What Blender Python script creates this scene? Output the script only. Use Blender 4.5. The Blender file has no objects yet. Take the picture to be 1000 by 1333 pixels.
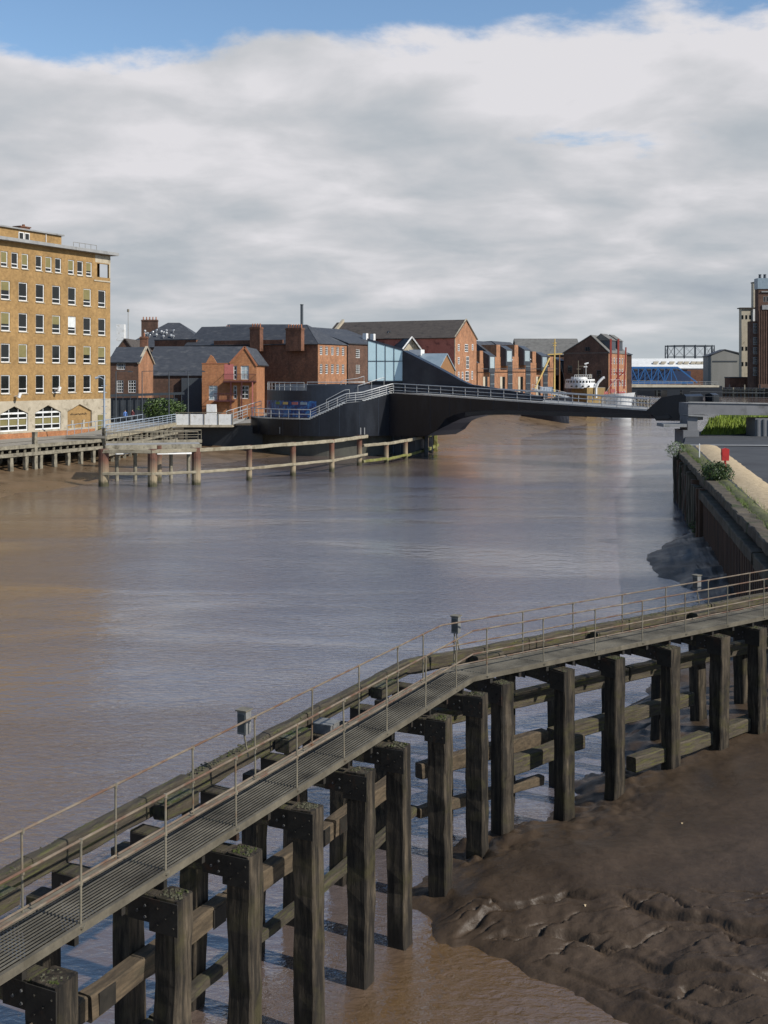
import bpy, bmesh, math, random
from mathutils import Vector, noise, Matrix
R = random.Random(7)
C = bpy.context.scene.collection
PI = math.pi
F, HZ, CX, CAMH = 1500.0, 488.0, 500.0, 10.0

def at(px, py, z=0.0):
    """pixel on the photograph -> world point on the level z"""
    Y = F * (CAMH - z) / (py - HZ)
    return Vector(((px - CX) * Y / F, Y, z))
def dp(px, py, Y):
    return Vector(((px - CX) * Y / F, Y, CAMH - (py - HZ) * Y / F))
def zz(py, Y): return CAMH - (py - HZ) * Y / F
def V(*a): return Vector(a)
Z = Vector((0, 0, 1))

# ------------------------------------------------------------------ mesh builder
class MB:
    def __init__(s): s.v = []; s.f = []; s.m = []
    def poly(s, pts, m=0):
        b = len(s.v); s.v += [Vector(p) for p in pts]
        s.f.append(tuple(range(b, b + len(pts)))); s.m.append(m); return s
    def obox(s, o, a, b, c, m=0):
        o, a, b, c = map(Vector, (o, a, b, c)); n = len(s.v)
        if a.cross(b).dot(c) < 0: a, b = b, a
        s.v += [o, o+a, o+a+b, o+b, o+c, o+a+c, o+a+b+c, o+b+c]
        for q in ((0,3,2,1),(4,5,6,7),(0,1,5,4),(1,2,6,5),(2,3,7,6),(3,0,4,7)):
            s.f.append(tuple(n+i for i in q)); s.m.append(m)
        return s
    def box(s, x0, x1, y0, y1, z0, z1, m=0):
        return s.obox((x0,y0,z0),(x1-x0,0,0),(0,y1-y0,0),(0,0,z1-z0), m)
    def beam(s, p, q, w, h, m=0, up=Z):
        p, q = Vector(p), Vector(q); d = (q-p)
        side = d.cross(up)
        if side.length < 1e-6: side = Vector((1,0,0))
        side.normalize(); u = side.cross(d).normalized()
        return s.obox(p - side*w/2 - u*h/2, d, side*w, u*h, m)
    def tube(s, p, q, r0, r1=None, n=8, m=0, caps=True):
        r1 = r0 if r1 is None else r1
        p, q = Vector(p), Vector(q); d = (q-p).normalized()
        a = d.orthogonal().normalized(); b = d.cross(a); k = len(s.v)
        for c, r in ((p, r0), (q, r1)):
            for i in range(n):
                t = 2*PI*i/n; s.v.append(c + a*(r*math.cos(t)) + b*(r*math.sin(t)))
        for i in range(n):
            j = (i+1) % n; s.f.append((k+i, k+j, k+n+j, k+n+i)); s.m.append(m)
        if caps:
            s.f.append(tuple(k+i for i in reversed(range(n)))); s.m.append(m)
            s.f.append(tuple(k+n+i for i in range(n))); s.m.append(m)
        return s
    def path(s, pts, r, n=8, m=0):
        for a, b in zip(pts[:-1], pts[1:]): s.tube(a, b, r, r, n, m)
        return s
    def prism(s, pts, vec, m=0):
        pts = [Vector(p) for p in pts]; vec = Vector(vec)
        nrm = Vector((0,0,0))
        for i in range(len(pts)): nrm += pts[i].cross(pts[(i+1) % len(pts)])
        if nrm.dot(vec) > 0: pts = pts[::-1]
        s.poly(pts, m); s.poly([p+vec for p in reversed(pts)], m)
        for i in range(len(pts)):
            j = (i+1) % len(pts); s.poly([pts[j], pts[i], pts[i]+vec, pts[j]+vec], m)
        return s
    def timber(s, p, q, w, h, m=0, side=None, jit=.012, seg=.35, bev=.03, seed=0):
        """a weathered baulk: chamfered section, uneven along its length"""
        p, q = Vector(p), Vector(q); d = q-p; L = d.length; d.normalize()
        side = (side.copy() if side is not None else d.cross(Z)).normalized(); u = side.cross(d).normalized()
        n = max(2, int(L/seg)+1); k = len(s.v); hw, hh = w/2, h/2
        sec = [(-hw+bev,-hh),(hw-bev,-hh),(hw,-hh+bev),(hw,hh-bev),(hw-bev,hh),(-hw+bev,hh),(-hw,hh-bev),(-hw,-hh+bev)]
        for i in range(n+1):
            c = p + d*(L*i/n)
            for x, y in sec:
                P = c + side*x + u*y
                o = noise.noise_vector(P*2.3 + Vector((seed, 0, 0)))*jit*2
                o2 = noise.noise_vector(P*9)*jit*.6
                s.v.append(P + o + o2)
        for i in range(n):
            for j in range(8):
                jj = (j+1) % 8
                s.f.append((k+i*8+j, k+i*8+jj, k+(i+1)*8+jj, k+(i+1)*8+j)); s.m.append(m)
        s.f.append(tuple(k+j for j in reversed(range(8)))); s.m.append(m)
        s.f.append(tuple(k+n*8+j for j in range(8))); s.m.append(m)
        return s
    def build(s, name, mats, parent=None, smooth=False):
        me = bpy.data.meshes.new(name)
        off = Vector(parent['_o']) if (parent is not None and '_o' in parent) else Vector((0,0,0))
        me.from_pydata([tuple(v-off) for v in s.v], [], s.f)
        if not isinstance(mats, (list, tuple)): mats = [mats]
        for m in mats: me.materials.append(m)
        me.polygons.foreach_set('material_index', s.m)
        if smooth: me.polygons.foreach_set('use_smooth', [True]*len(s.f))
        me.update()
        bm = bmesh.new(); bm.from_mesh(me); bmesh.ops.recalc_face_normals(bm, faces=bm.faces); bm.to_mesh(me); bm.free()
        o = bpy.data.objects.new(name, me); C.objects.link(o)
        if parent is not None: o.parent = parent
        if parent is not None and '_o' in parent: o['_o'] = tuple(off)
        return o

def tag(o, label=None, cat=None, group=None, kind=None):
    if label: o['label'] = label
    if cat: o['category'] = cat
    if group: o['group'] = group
    if kind: o['kind'] = kind
    return o
def thing(name, label, cat, loc=(0,0,0), group=None, local=False):
    o = bpy.data.objects.new(name, None); C.objects.link(o); o.empty_display_size = .3
    o.location = loc
    if not local: o['_o'] = tuple(loc)
    return tag(o, label, cat, group)
def copy_tree(o, parent=None):
    kids = list(o.children)
    c = o.copy(); C.objects.link(c); c.parent = parent
    for ch in kids: copy_tree(ch, c)
    return c

# ------------------------------------------------------------------ materials
def newmat(name):
    m = bpy.data.materials.new(name); m.use_nodes = True
    nt = m.node_tree; b = nt.nodes['Principled BSDF']
    return m, nt, b
def nd(nt, t, **k):
    n = nt.nodes.new(t)
    for a, v in k.items():
        if a.startswith('i_'): n.inputs[a[2:].replace('_', ' ')].default_value = v
        else: setattr(n, a, v)
    return n
def col(c): return (c[0], c[1], c[2], 1)
def ramp(nt, stops, src=None):
    r = nt.nodes.new('ShaderNodeValToRGB'); e = r.color_ramp.elements
    while len(e) < len(stops): e.new(.5)
    for x, (p, c) in zip(e, stops):
        x.position = p; x.color = col(c) if not isinstance(c, float) else (c, c, c, 1)
    if src is not None: nt.links.new(src, r.inputs[0])
    return r
def coords(nt, stretch=(1,1,1), rot=0):
    tc = nd(nt, 'ShaderNodeTexCoord')
    m1 = nd(nt, 'ShaderNodeMapping'); m1.inputs['Rotation'].default_value = (0, 0, rot)
    m2 = nd(nt, 'ShaderNodeMapping'); m2.inputs['Scale'].default_value = stretch
    nt.links.new(tc.outputs['Object'], m1.inputs[0]); nt.links.new(m1.outputs[0], m2.inputs[0])
    return tc, m2.outputs[0]
def nz(nt, vec, scale, detail=6, rough=.6, dist=0):
    n = nd(nt, 'ShaderNodeTexNoise'); n.inputs['Scale'].default_value = scale
    n.inputs['Detail'].default_value = detail; n.inputs['Roughness'].default_value = rough
    n.inputs['Distortion'].default_value = dist
    nt.links.new(vec, n.inputs['Vector']); return n.outputs['Fac']
def mixc(nt, fac, a, b, mode='MIX'):
    m = nd(nt, 'ShaderNodeMix', data_type='RGBA', blend_type=mode)
    for sock, val in ((m.inputs[0], fac), (m.inputs[6], a), (m.inputs[7], b)):
        if isinstance(val, (int, float)): sock.default_value = val
        elif isinstance(val, (tuple, list)): sock.default_value = col(val)
        else: nt.links.new(val, sock)
    return m.outputs[2]
def bump(nt, b, h, strength, dist=.02):
    n = nd(nt, 'ShaderNodeBump'); n.inputs['Strength'].default_value = strength; n.inputs['Distance'].default_value = dist
    nt.links.new(h, n.inputs['Height']); nt.links.new(n.outputs[0], b.inputs['Normal'])
def surf(name, c1, c2, scale=3, rough=.8, bmp=.3, bdist=.02, stretch=(1,1,1), rot=0, c3=None, s3=12, metal=0, spec=.4, t3=(.55,.72), fine=25):
    m, nt, b = newmat(name); tc, v = coords(nt, stretch, rot)
    a = nz(nt, v, scale); r = ramp(nt, [(.3, c1), (.7, c2)], a); c = r.outputs[0]
    if c3 is not None:
        f = ramp(nt, [(t3[0], 0.0), (t3[1], 1.0)], nz(nt, v, s3, 4)); c = mixc(nt, f.outputs[0], c, c3)
    g = nz(nt, tc.outputs['Object'], fine, 3)
    c = mixc(nt, .5, c, ramp(nt, [(.25, .55), (.75, 1.0)], g).outputs[0], 'MULTIPLY')
    nt.links.new(c, b.inputs['Base Color'])
    b.inputs['Roughness'].default_value = rough; b.inputs['Metallic'].default_value = metal
    b.inputs['Specular IOR Level'].default_value = spec
    if bmp: bump(nt, b, nz(nt, v, scale*5, 5), bmp, bdist)
    return m
def brick(name, c1, c2, mort, rot=0, dirty=.5, bw=.23, soot=(.03,.025,.02)):
    """brickwork: courses and joints, blotches of colour and rain staining"""
    m, nt, b = newmat(name)
    tc = nd(nt, 'ShaderNodeTexCoord'); o = tc.outputs['Object']
    m1 = nd(nt, 'ShaderNodeMapping'); m1.inputs['Rotation'].default_value = (0, 0, rot); nt.links.new(o, m1.inputs[0])
    sx = nd(nt, 'ShaderNodeSeparateXYZ'); nt.links.new(m1.outputs[0], sx.inputs[0])
    ad = nd(nt, 'ShaderNodeMath', operation='ADD'); nt.links.new(sx.outputs[0], ad.inputs[0]); nt.links.new(sx.outputs[1], ad.inputs[1])
    cb = nd(nt, 'ShaderNodeCombineXYZ'); nt.links.new(ad.outputs[0], cb.inputs[0]); nt.links.new(sx.outputs[2], cb.inputs[1])
    br = nd(nt, 'ShaderNodeTexBrick'); nt.links.new(cb.outputs[0], br.inputs['Vector'])
    br.inputs['Scale'].default_value = 1; br.inputs['Brick Width'].default_value = bw; br.inputs['Row Height'].default_value = .078
    br.inputs['Mortar Size'].default_value = .008
    br.inputs['Color1'].default_value = col(c1); br.inputs['Color2'].default_value = col(c2); br.inputs['Mortar'].default_value = col(mort)
    big = ramp(nt, [(.3, .62), (.7, 1.0)], nz(nt, o, .35, 5)); c = mixc(nt, .8, br.outputs[0], big.outputs[0], 'MULTIPLY')
    m2 = nd(nt, 'ShaderNodeMapping'); m2.inputs['Scale'].default_value = (1.0, 1.0, .45); nt.links.new(o, m2.inputs[0])
    st = ramp(nt, [(.45, 0.0), (.8, 1.0)], nz(nt, m2.outputs[0], 1.1, 5)); f = nd(nt, 'ShaderNodeMath', operation='MULTIPLY'); f.inputs[1].default_value = dirty
    nt.links.new(st.outputs[0], f.inputs[0]); c = mixc(nt, f.outputs[0], c, soot)
    nz2 = ramp(nt, [(.3, .7), (.7, 1.25)], nz(nt, o, 2.6, 4)); c = mixc(nt, .7, c, nz2.outputs[0], 'MULTIPLY')
    nt.links.new(c, b.inputs['Base Color']); b.inputs['Roughness'].default_value = .88; b.inputs['Specular IOR Level'].default_value = .25
    bump(nt, b, br.outputs['Fac'], -.3, .01)
    return m
def flat(name, c, rough=.5, metal=0, spec=.5):
    m, nt, b = newmat(name); tc, v = coords(nt)
    r = ramp(nt, [(.3, tuple(x*.78 for x in c)), (.7, c)], nz(nt, v, 2.2, 5)); nt.links.new(r.outputs[0], b.inputs['Base Color'])
    b.inputs['Roughness'].default_value = rough; b.inputs['Metallic'].default_value = metal; b.inputs['Specular IOR Level'].default_value = spec
    return m

RIV = math.atan2(.8969, .4427)    # the river's bearing, as an angle from +X
BR = -(RIV)
M = {}
def pile_mat(name, c1, c2, moss, wet, zt):
    m, nt, b = newmat(name); tc, v = coords(nt, (1,1,.09))
    g = nz(nt, v, 9, 8, .7, .4); c = ramp(nt, [(.28, tuple(x*.35 for x in c1)), (.45, c1), (.68, c2)], g).outputs[0]
    big = ramp(nt, [(.35, .4), (.65, 1.1)], nz(nt, tc.outputs['Object'], 1.3, 4)); c = mixc(nt, .85, c, big.outputs[0], 'MULTIPLY')
    f = ramp(nt, [(.52, 0.0), (.68, .8)], nz(nt, tc.outputs['Object'], 2.1, 6)); c = mixc(nt, f.outputs[0], c, moss)
    sx = nd(nt, 'ShaderNodeSeparateXYZ'); nt.links.new(tc.outputs['Object'], sx.inputs[0])
    ad = nd(nt, 'ShaderNodeMath', operation='MULTIPLY_ADD'); ad.inputs[1].default_value = 1.5; nt.links.new(nz(nt, v, 4), ad.inputs[0]); nt.links.new(sx.outputs[2], ad.inputs[2])
    mr = nd(nt, 'ShaderNodeMapRange'); mr.inputs[1].default_value = zt; mr.inputs[2].default_value = zt+1.0; mr.inputs[3].default_value = .8; mr.inputs[4].default_value = 0
    nt.links.new(ad.outputs[0], mr.inputs[0]); c = mixc(nt, mr.outputs[0], c, wet)
    nt.links.new(c, b.inputs['Base Color']); b.inputs['Roughness'].default_value = .78; b.inputs['Specular IOR Level'].default_value = .3
    bump(nt, b, g, .9, .03); return m
M['pile'] = pile_mat('weathered_timber', (.020,.016,.011), (.11,.085,.056), (.042,.036,.014), (.018,.014,.010), .6)  # timber colours darkened to stand in for cloud shade over the foreground
M['baulk'] = surf('horizontal_baulk', (.020,.016,.011), (.085,.068,.045), 1.6, .85, .8, .03, (9,1,9), -RIV+PI/2, (.08,.08,.025), 2.2, t3=(.5,.68))
M['baulk2'] = surf('horizontal_baulk_b', (.028,.022,.015), (.105,.084,.056), 1.6, .85, .8, .03, (9,1,9), -math.atan2(.6,.8)+PI/2, (.09,.085,.02), 2.2, t3=(.5,.68))
M['wale'] = surf('pale_waling', (.038,.028,.017), (.13,.094,.056), 2, .85, .6, .02, (7,1,7), -RIV+PI/2, (.06,.05,.03), 1.4)
M['plate'] = surf('black_iron_plate', (.012,.011,.009), (.030,.026,.02), 5, .55, .3, .01, c3=(.07,.03,.015), s3=3, t3=(.58,.75))
M['bolt'] = surf('galvanised_bolt', (.08,.08,.08), (.22,.22,.22), 8, .4, .1, metal=.6)
M['lichen'] = surf('lichen_and_grit', (.05,.05,.02), (.16,.15,.10), 14, .95, 1.0, .04, c3=(.06,.075,.012), s3=5, t3=(.5,.6))
M['rust'] = surf('rusty_pipe', (.11,.078,.052), (.22,.18,.13), 3, .7, .3, .005, c3=(.12,.065,.04), s3=2.2, t3=(.48,.6))
M['galv'] = surf('old_galvanised_steel', (.12,.108,.08), (.25,.22,.16), 2.5, .6, .3, .005, c3=(.17,.09,.045), s3=3, t3=(.55,.75), metal=.15)
M['bars'] = surf('grating_bars', (.05,.047,.04), (.20,.185,.15), 1.3, .5, .2, .004, metal=.3)
M['bars2'] = surf('grating_cross_bars', (.010,.009,.008), (.02,.018,.015), 2, .6, .2, .004, metal=.3)
M['edge'] = surf('walkway_edge_plate', (.065,.056,.040), (.145,.126,.09), 2.2, .8, .3, .01, c3=(.07,.06,.04), s3=3)
M['greybox'] = surf('weathered_grey_enamel', (.11,.11,.105), (.22,.22,.21), 4, .6, .1)
M['lampglass'] = flat('lamp_glass', (.05,.06,.06), .15)
M['office'] = brick('buff_brick', (.36,.22,.085), (.305,.182,.07), (.30,.20,.095), BR, .28, soot=(.13,.08,.035))
M['officeflat'] = M['office']
M['orange'] = brick('orange_brick', (.46,.19,.075), (.36,.135,.055), (.30,.2,.13), BR, .35)
M['redbrick'] = brick('old_red_brick', (.24,.10,.055), (.16,.068,.042), (.16,.11,.08), BR, .7)
M['darkbrick'] = brick('dark_brick', (.15,.078,.052), (.105,.055,.039), (.11,.085,.065), BR, .6)
M['litbrick'] = brick('warm_sunlit_brick', (.44,.20,.095), (.33,.145,.072), (.28,.2,.14), BR, .5)  # brightened red brick, sunlight put into the colour of sun-facing walls
M['salmon'] = surf('salmon_render', (.40,.13,.09), (.48,.165,.115), .4, .85, .1, c3=(.20,.06,.045), s3=.9, fine=4)
M['slate'] = surf('slate_roof', (.035,.038,.044), (.062,.065,.072), 1.1, .62, .4, .03, (1,1,3), c3=(.10,.10,.10), s3=.6, fine=9)
M['slatebrown'] = surf('brown_tile_roof', (.055,.045,.038), (.09,.075,.062), 1.1, .8, .4, .03, (1,1,3), c3=(.035,.03,.027), s3=.6, fine=9)
M['slategrey'] = surf('old_grey_slates', (.11,.105,.095), (.17,.165,.15), 1.0, .8, .4, .03, (1,1,3), c3=(.08,.078,.07), s3=.6, fine=9)
M['lead'] = surf('dark_metal_cladding', (.035,.042,.05), (.06,.068,.08), 1, .45, .1)
M['bluemetal'] = surf('pale_blue_metal_roof', (.20,.26,.30), (.28,.34,.38), .8, .45, .05)
M['woodclad'] = surf('brown_boarding', (.20,.10,.04), (.28,.145,.06), 2, .8, .2, .02, (4,4,.4))
M['concrete'] = surf('weathered_concrete', (.34,.29,.21), (.46,.40,.30), 1.0, .85, .2, .01, c3=(.18,.15,.10), s3=1.3)
M['greyconc'] = surf('grey_concrete', (.22,.22,.215), (.32,.32,.31), .8, .85, .2, .01, c3=(.13,.13,.12), s3=.9)
M['abut'] = surf('grey_painted_steel', (.15,.15,.155), (.20,.20,.205), .6, .7, .1, .01, c3=(.10,.10,.10), s3=.7)
M['cream'] = surf('cream_render', (.42,.37,.28), (.52,.46,.35), .5, .85, .1, .01, c3=(.30,.26,.19), s3=.4)
M['white'] = surf('white_paint', (.62,.62,.60), (.78,.78,.76), 1.4, .5, .05, .01, c3=(.48,.44,.38), s3=2)
M['glassdark'] = flat('dark_window_glass', (.012,.013,.012), .08, 0, .6)
M['glasslit'] = flat('painted_sky_glass', (.35,.42,.44), .1, 0, .8)  # pale base colour stands in for sky reflected in the panes
M['blind'] = surf('olive_blind', (.16,.14,.055), (.21,.18,.075), 1.5, .9, 0)
M['blindw'] = flat('pale_blind', (.6,.62,.6), .9)
M['terracotta'] = flat('terracotta', (.34,.13,.06), .8)
M['steelblack'] = flat('black_painted_steel', (.012,.014,.018), .4)
M['bridge'] = surf('black_bridge_steel', (.005,.006,.0095), (.011,.013,.019), 1.1, .36, .05, .02, (1,1,.25), c3=(.018,.021,.028), s3=.5, fine=3)
M['bridgefin'] = surf('dark_blue_black_plate', (.016,.022,.034), (.026,.034,.050), .5, .4, .03, .02, c3=(.04,.048,.06), s3=.3, fine=3)
M['stainless'] = surf('satin_stainless_steel', (.42,.42,.41), (.6,.6,.58), 2, .38, .02, metal=.5)
M['bluegrey'] = surf('blue_grey_steel', (.22,.27,.33), (.36,.41,.46), 2, .5, .05)
M['balcony'] = flat('maroon_steel', (.07,.018,.022), .5)
M['jettytimber'] = surf('pale_jetty_timber', (.13,.115,.085), (.30,.27,.20), 2, .9, .5, .02, c3=(.07,.06,.04), s3=1.3)
M['fencetimber'] = surf('bleached_timber', (.20,.17,.115), (.34,.30,.215), 2, .9, .5, .02, c3=(.16,.13,.08), s3=1.3)
M['greentimber'] = surf('algae_timber', (.10,.09,.03), (.20,.21,.05), 2, .9, .5, .02, c3=(.28,.25,.17), s3=1.1)
def rustpile():
    m, nt, b = newmat('rusty_tubular_pile'); tc, v = coords(nt, (1,1,.5))
    g = nz(nt, v, 3, 6); c = ramp(nt, [(.3, (.045,.02,.014)), (.7, (.15,.062,.035))], g).outputs[0]
    sx = nd(nt, 'ShaderNodeSeparateXYZ'); nt.links.new(tc.outputs['Object'], sx.inputs[0])
    ad = nd(nt, 'ShaderNodeMath', operation='ADD'); nt.links.new(g, ad.inputs[0]); nt.links.new(sx.outputs[2], ad.inputs[1])
    mr = nd(nt, 'ShaderNodeMapRange'); mr.inputs[1].default_value = 1.4; mr.inputs[2].default_value = 2.9; mr.inputs[3].default_value = 1; mr.inputs[4].default_value = 0
    nt.links.new(ad.outputs[0], mr.inputs[0]); c = mixc(nt, mr.outputs[0], c, (.24,.19,.12))
    mr2 = nd(nt, 'ShaderNodeMapRange'); mr2.inputs[1].default_value = .75; mr2.inputs[2].default_value = 1.1; mr2.inputs[3].default_value = 1; mr2.inputs[4].default_value = 0
    nt.links.new(ad.outputs[0], mr2.inputs[0]); c = mixc(nt, mr2.outputs[0], c, (.05,.045,.02))
    nt.links.new(c, b.inputs['Base Color']); b.inputs['Roughness'].default_value = .8; bump(nt, b, g, .3, .03); return m
M['rustpile'] = rustpile()
M['blue'] = flat('bright_blue_paint', (.013,.105,.29), .5)
M['bluedark'] = flat('shaded_blue_paint', (.006,.024,.075), .6)  # darker copy of the blue puts shade into far truss and web
M['red'] = flat('red_paint', (.42,.022,.018), .45)
M['redcrane'] = flat('faded_red_paint', (.27,.035,.022), .6)
M['yellow'] = flat('buff_yellow_paint', (.58,.40,.12), .55)
M['hullyel'] = surf('rusty_ochre_hull', (.14,.09,.035), (.34,.24,.09), .8, .7, .1, .01, (1,1,.3), c3=(.07,.03,.02), s3=.8)
M['hulldark'] = flat('dark_hull', (.02,.022,.03), .4)
M['pink'] = flat('faded_red_deckwork', (.45,.14,.12), .6)
M['shedroof'] = surf('white_shed_roof', (.60,.60,.57), (.72,.72,.69), .1, .6, 0, fine=.6)
M['shedgrey'] = surf('grey_shed_cladding', (.20,.20,.18), (.26,.255,.235), .15, .7, .05, .01, (1,1,.2))
M['gas'] = flat('grey_blue_iron', (.05,.06,.07), .6)
M['asphalt'] = surf('asphalt', (.04,.042,.045), (.062,.064,.068), .6, .9, .3, .01, c3=(.03,.03,.033), s3=.3)
M['gravel'] = surf('tan_gravel', (.36,.27,.155), (.55,.43,.27), 3, .95, .8, .03, c3=(.25,.19,.11), s3=8, fine=14)
M['paving'] = surf('promenade_paving', (.20,.185,.155), (.29,.27,.23), .5, .9, .2, .01)
M['land'] = surf('waste_ground', (.07,.075,.045), (.14,.13,.09), .2, .95, .3, .05)
M['leaf1'] = flat('leaf_green', (.07,.12,.02), .6); M['leaf2'] = flat('leaf_dark', (.025,.05,.012), .6); M['leaf3'] = flat('leaf_yellow_green', (.16,.21,.025), .6)
M['leafgrey'] = flat('leaf_grey_green', (.13,.17,.09), .6)
M['grass'] = flat('lush_grass', (.20,.27,.022), .7); M['grass2'] = flat('darker_grass', (.11,.16,.02), .7)  # second grass tone is simply darker
M['stem'] = flat('woody_stem', (.06,.045,.03), .8)
M['skin'] = flat('skin', (.5,.3,.22), .6); M['bluecloth'] = flat('blue_shirt', (.06,.14,.35), .8); M['darkcloth'] = flat('dark_clothes', (.02,.02,.025), .8); M['redcloth'] = flat('dull_red_jacket', (.2,.04,.04), .8); M['hair'] = flat('dark_hair', (.02,.014,.01), .7)

# mud and water
def mudmat(name, dark, light, rough, b1=.6):
    m, nt, b = newmat(name); tc, v = coords(nt)
    a = nz(nt, v, .45, 6); c = ramp(nt, [(.3, dark), (.7, light)], a).outputs[0]
    g = nz(nt, v, 6, 8, .65); c = mixc(nt, .6, c, ramp(nt, [(.3, .55), (.7, 1.1)], g).outputs[0], 'MULTIPLY')
    nt.links.new(c, b.inputs['Base Color'])
    r = nd(nt, 'ShaderNodeMapRange'); r.inputs[1].default_value = .3; r.inputs[2].default_value = .7; r.inputs[3].default_value = rough; r.inputs[4].default_value = min(1, rough+.3)
    nt.links.new(a, r.inputs[0]); nt.links.new(r.outputs[0], b.inputs['Roughness']); b.inputs['Specular IOR Level'].default_value = .22
    mx = nd(nt, 'ShaderNodeMath', operation='MULTIPLY_ADD'); mx.inputs[1].default_value = .35
    nt.links.new(nz(nt, v, 22, 5, .6), mx.inputs[0]); nt.links.new(g, mx.inputs[2])
    bump(nt, b, mx.outputs[0], b1, .06)
    return m
M['mud'] = mudmat('wet_estuary_mud', (.046,.031,.019), (.074,.051,.033), .3, .35)  # near mud kept dark to put cloud shade into its colour
M['mudfar'] = mudmat('wet_tidal_mud', (.10,.066,.038), (.17,.115,.068), .22, .15)
def watermat():
    m, nt, b = newmat('silty_river_water'); tc = nd(nt, 'ShaderNodeTexCoord'); o = tc.outputs['Object']
    c = ramp(nt, [(.3, (.088,.082,.096)), (.7, (.118,.108,.12))], nz(nt, o, .05, 4))  # blue-grey base lifted to stand in for reflected sky
    # silty brown inside the jetty; along the left bank, a painted office reflection
    def mm(op, a, b_, c_=None):
        n = nd(nt, 'ShaderNodeMath', operation=op)
        for i, x in enumerate((a, b_, c_)):
            if x is None: continue
            if isinstance(x, (int, float)): n.inputs[i].default_value = x
            else: nt.links.new(x, n.inputs[i])
        return n.outputs[0]
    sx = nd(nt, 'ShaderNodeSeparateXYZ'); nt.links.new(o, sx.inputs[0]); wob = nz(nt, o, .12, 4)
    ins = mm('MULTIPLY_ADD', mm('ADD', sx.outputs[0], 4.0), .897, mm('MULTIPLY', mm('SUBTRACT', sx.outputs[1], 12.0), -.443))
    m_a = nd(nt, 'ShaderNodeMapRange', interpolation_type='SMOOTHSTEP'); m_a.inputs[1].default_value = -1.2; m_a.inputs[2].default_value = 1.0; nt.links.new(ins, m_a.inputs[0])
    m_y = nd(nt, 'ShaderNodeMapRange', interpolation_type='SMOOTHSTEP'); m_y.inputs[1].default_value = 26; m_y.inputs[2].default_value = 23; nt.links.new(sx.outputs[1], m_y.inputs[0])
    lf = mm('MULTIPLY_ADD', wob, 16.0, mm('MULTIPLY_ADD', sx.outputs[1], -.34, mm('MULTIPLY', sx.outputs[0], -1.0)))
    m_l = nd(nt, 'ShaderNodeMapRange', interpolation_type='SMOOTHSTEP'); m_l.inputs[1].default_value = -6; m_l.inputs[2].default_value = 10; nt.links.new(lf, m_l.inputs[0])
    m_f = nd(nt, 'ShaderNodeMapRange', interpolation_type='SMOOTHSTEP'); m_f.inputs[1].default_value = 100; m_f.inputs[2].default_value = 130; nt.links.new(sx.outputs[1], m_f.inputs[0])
    silt_reflection = mm('MAXIMUM', mm('MULTIPLY', m_a.outputs[0], m_y.outputs[0]), mm('MAXIMUM', mm('MULTIPLY', m_l.outputs[0], .9), mm('MULTIPLY', m_f.outputs[0], .5)))
    cfin = mixc(nt, silt_reflection, c.outputs[0], (.115,.068,.030)); nt.links.new(cfin, b.inputs['Base Color'])
    b.inputs['IOR'].default_value = 2.05; b.inputs['Roughness'].default_value = .13; b.inputs['Specular IOR Level'].default_value = .8
    m1 = nd(nt, 'ShaderNodeMapping'); m1.inputs['Rotation'].default_value = (0,0,.35); m1.inputs['Scale'].default_value = (.8,1.35,1); nt.links.new(o, m1.inputs[0])
    w1 = nz(nt, m1.outputs[0], 3.6, 4, .6, .3); w2 = nz(nt, m1.outputs[0], .8, 3, .5, .6); m3 = nd(nt, 'ShaderNodeMapping'); m3.inputs['Rotation'].default_value = (0,0,.25); m3.inputs['Scale'].default_value = (.5,1.6,1); nt.links.new(o, m3.inputs[0]); big = nz(nt, m3.outputs[0], .07, 5, .6, .8)
    rr_ = nd(nt, 'ShaderNodeMapRange'); rr_.inputs[1].default_value = .4; rr_.inputs[2].default_value = .6; rr_.inputs[3].default_value = .05; rr_.inputs[4].default_value = .17; nt.links.new(big, rr_.inputs[0]); nt.links.new(rr_.outputs[0], b.inputs['Roughness'])
    amp = nd(nt, 'ShaderNodeMapRange'); amp.inputs[1].default_value = .4; amp.inputs[2].default_value = .6; amp.inputs[3].default_value = .35; amp.inputs[4].default_value = 1.25
    nt.links.new(big, amp.inputs[0])
    mu = nd(nt, 'ShaderNodeMath', operation='MULTIPLY'); nt.links.new(w1, mu.inputs[0]); nt.links.new(amp.outputs[0], mu.inputs[1])
    ad = nd(nt, 'ShaderNodeMath', operation='MULTIPLY_ADD'); ad.inputs[1].default_value = .7; nt.links.new(w2, ad.inputs[0]); nt.links.new(mu.outputs[0], ad.inputs[2])
    bump(nt, b, ad.outputs[0], .5, .10)
    return m
M['water'] = watermat()

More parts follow.
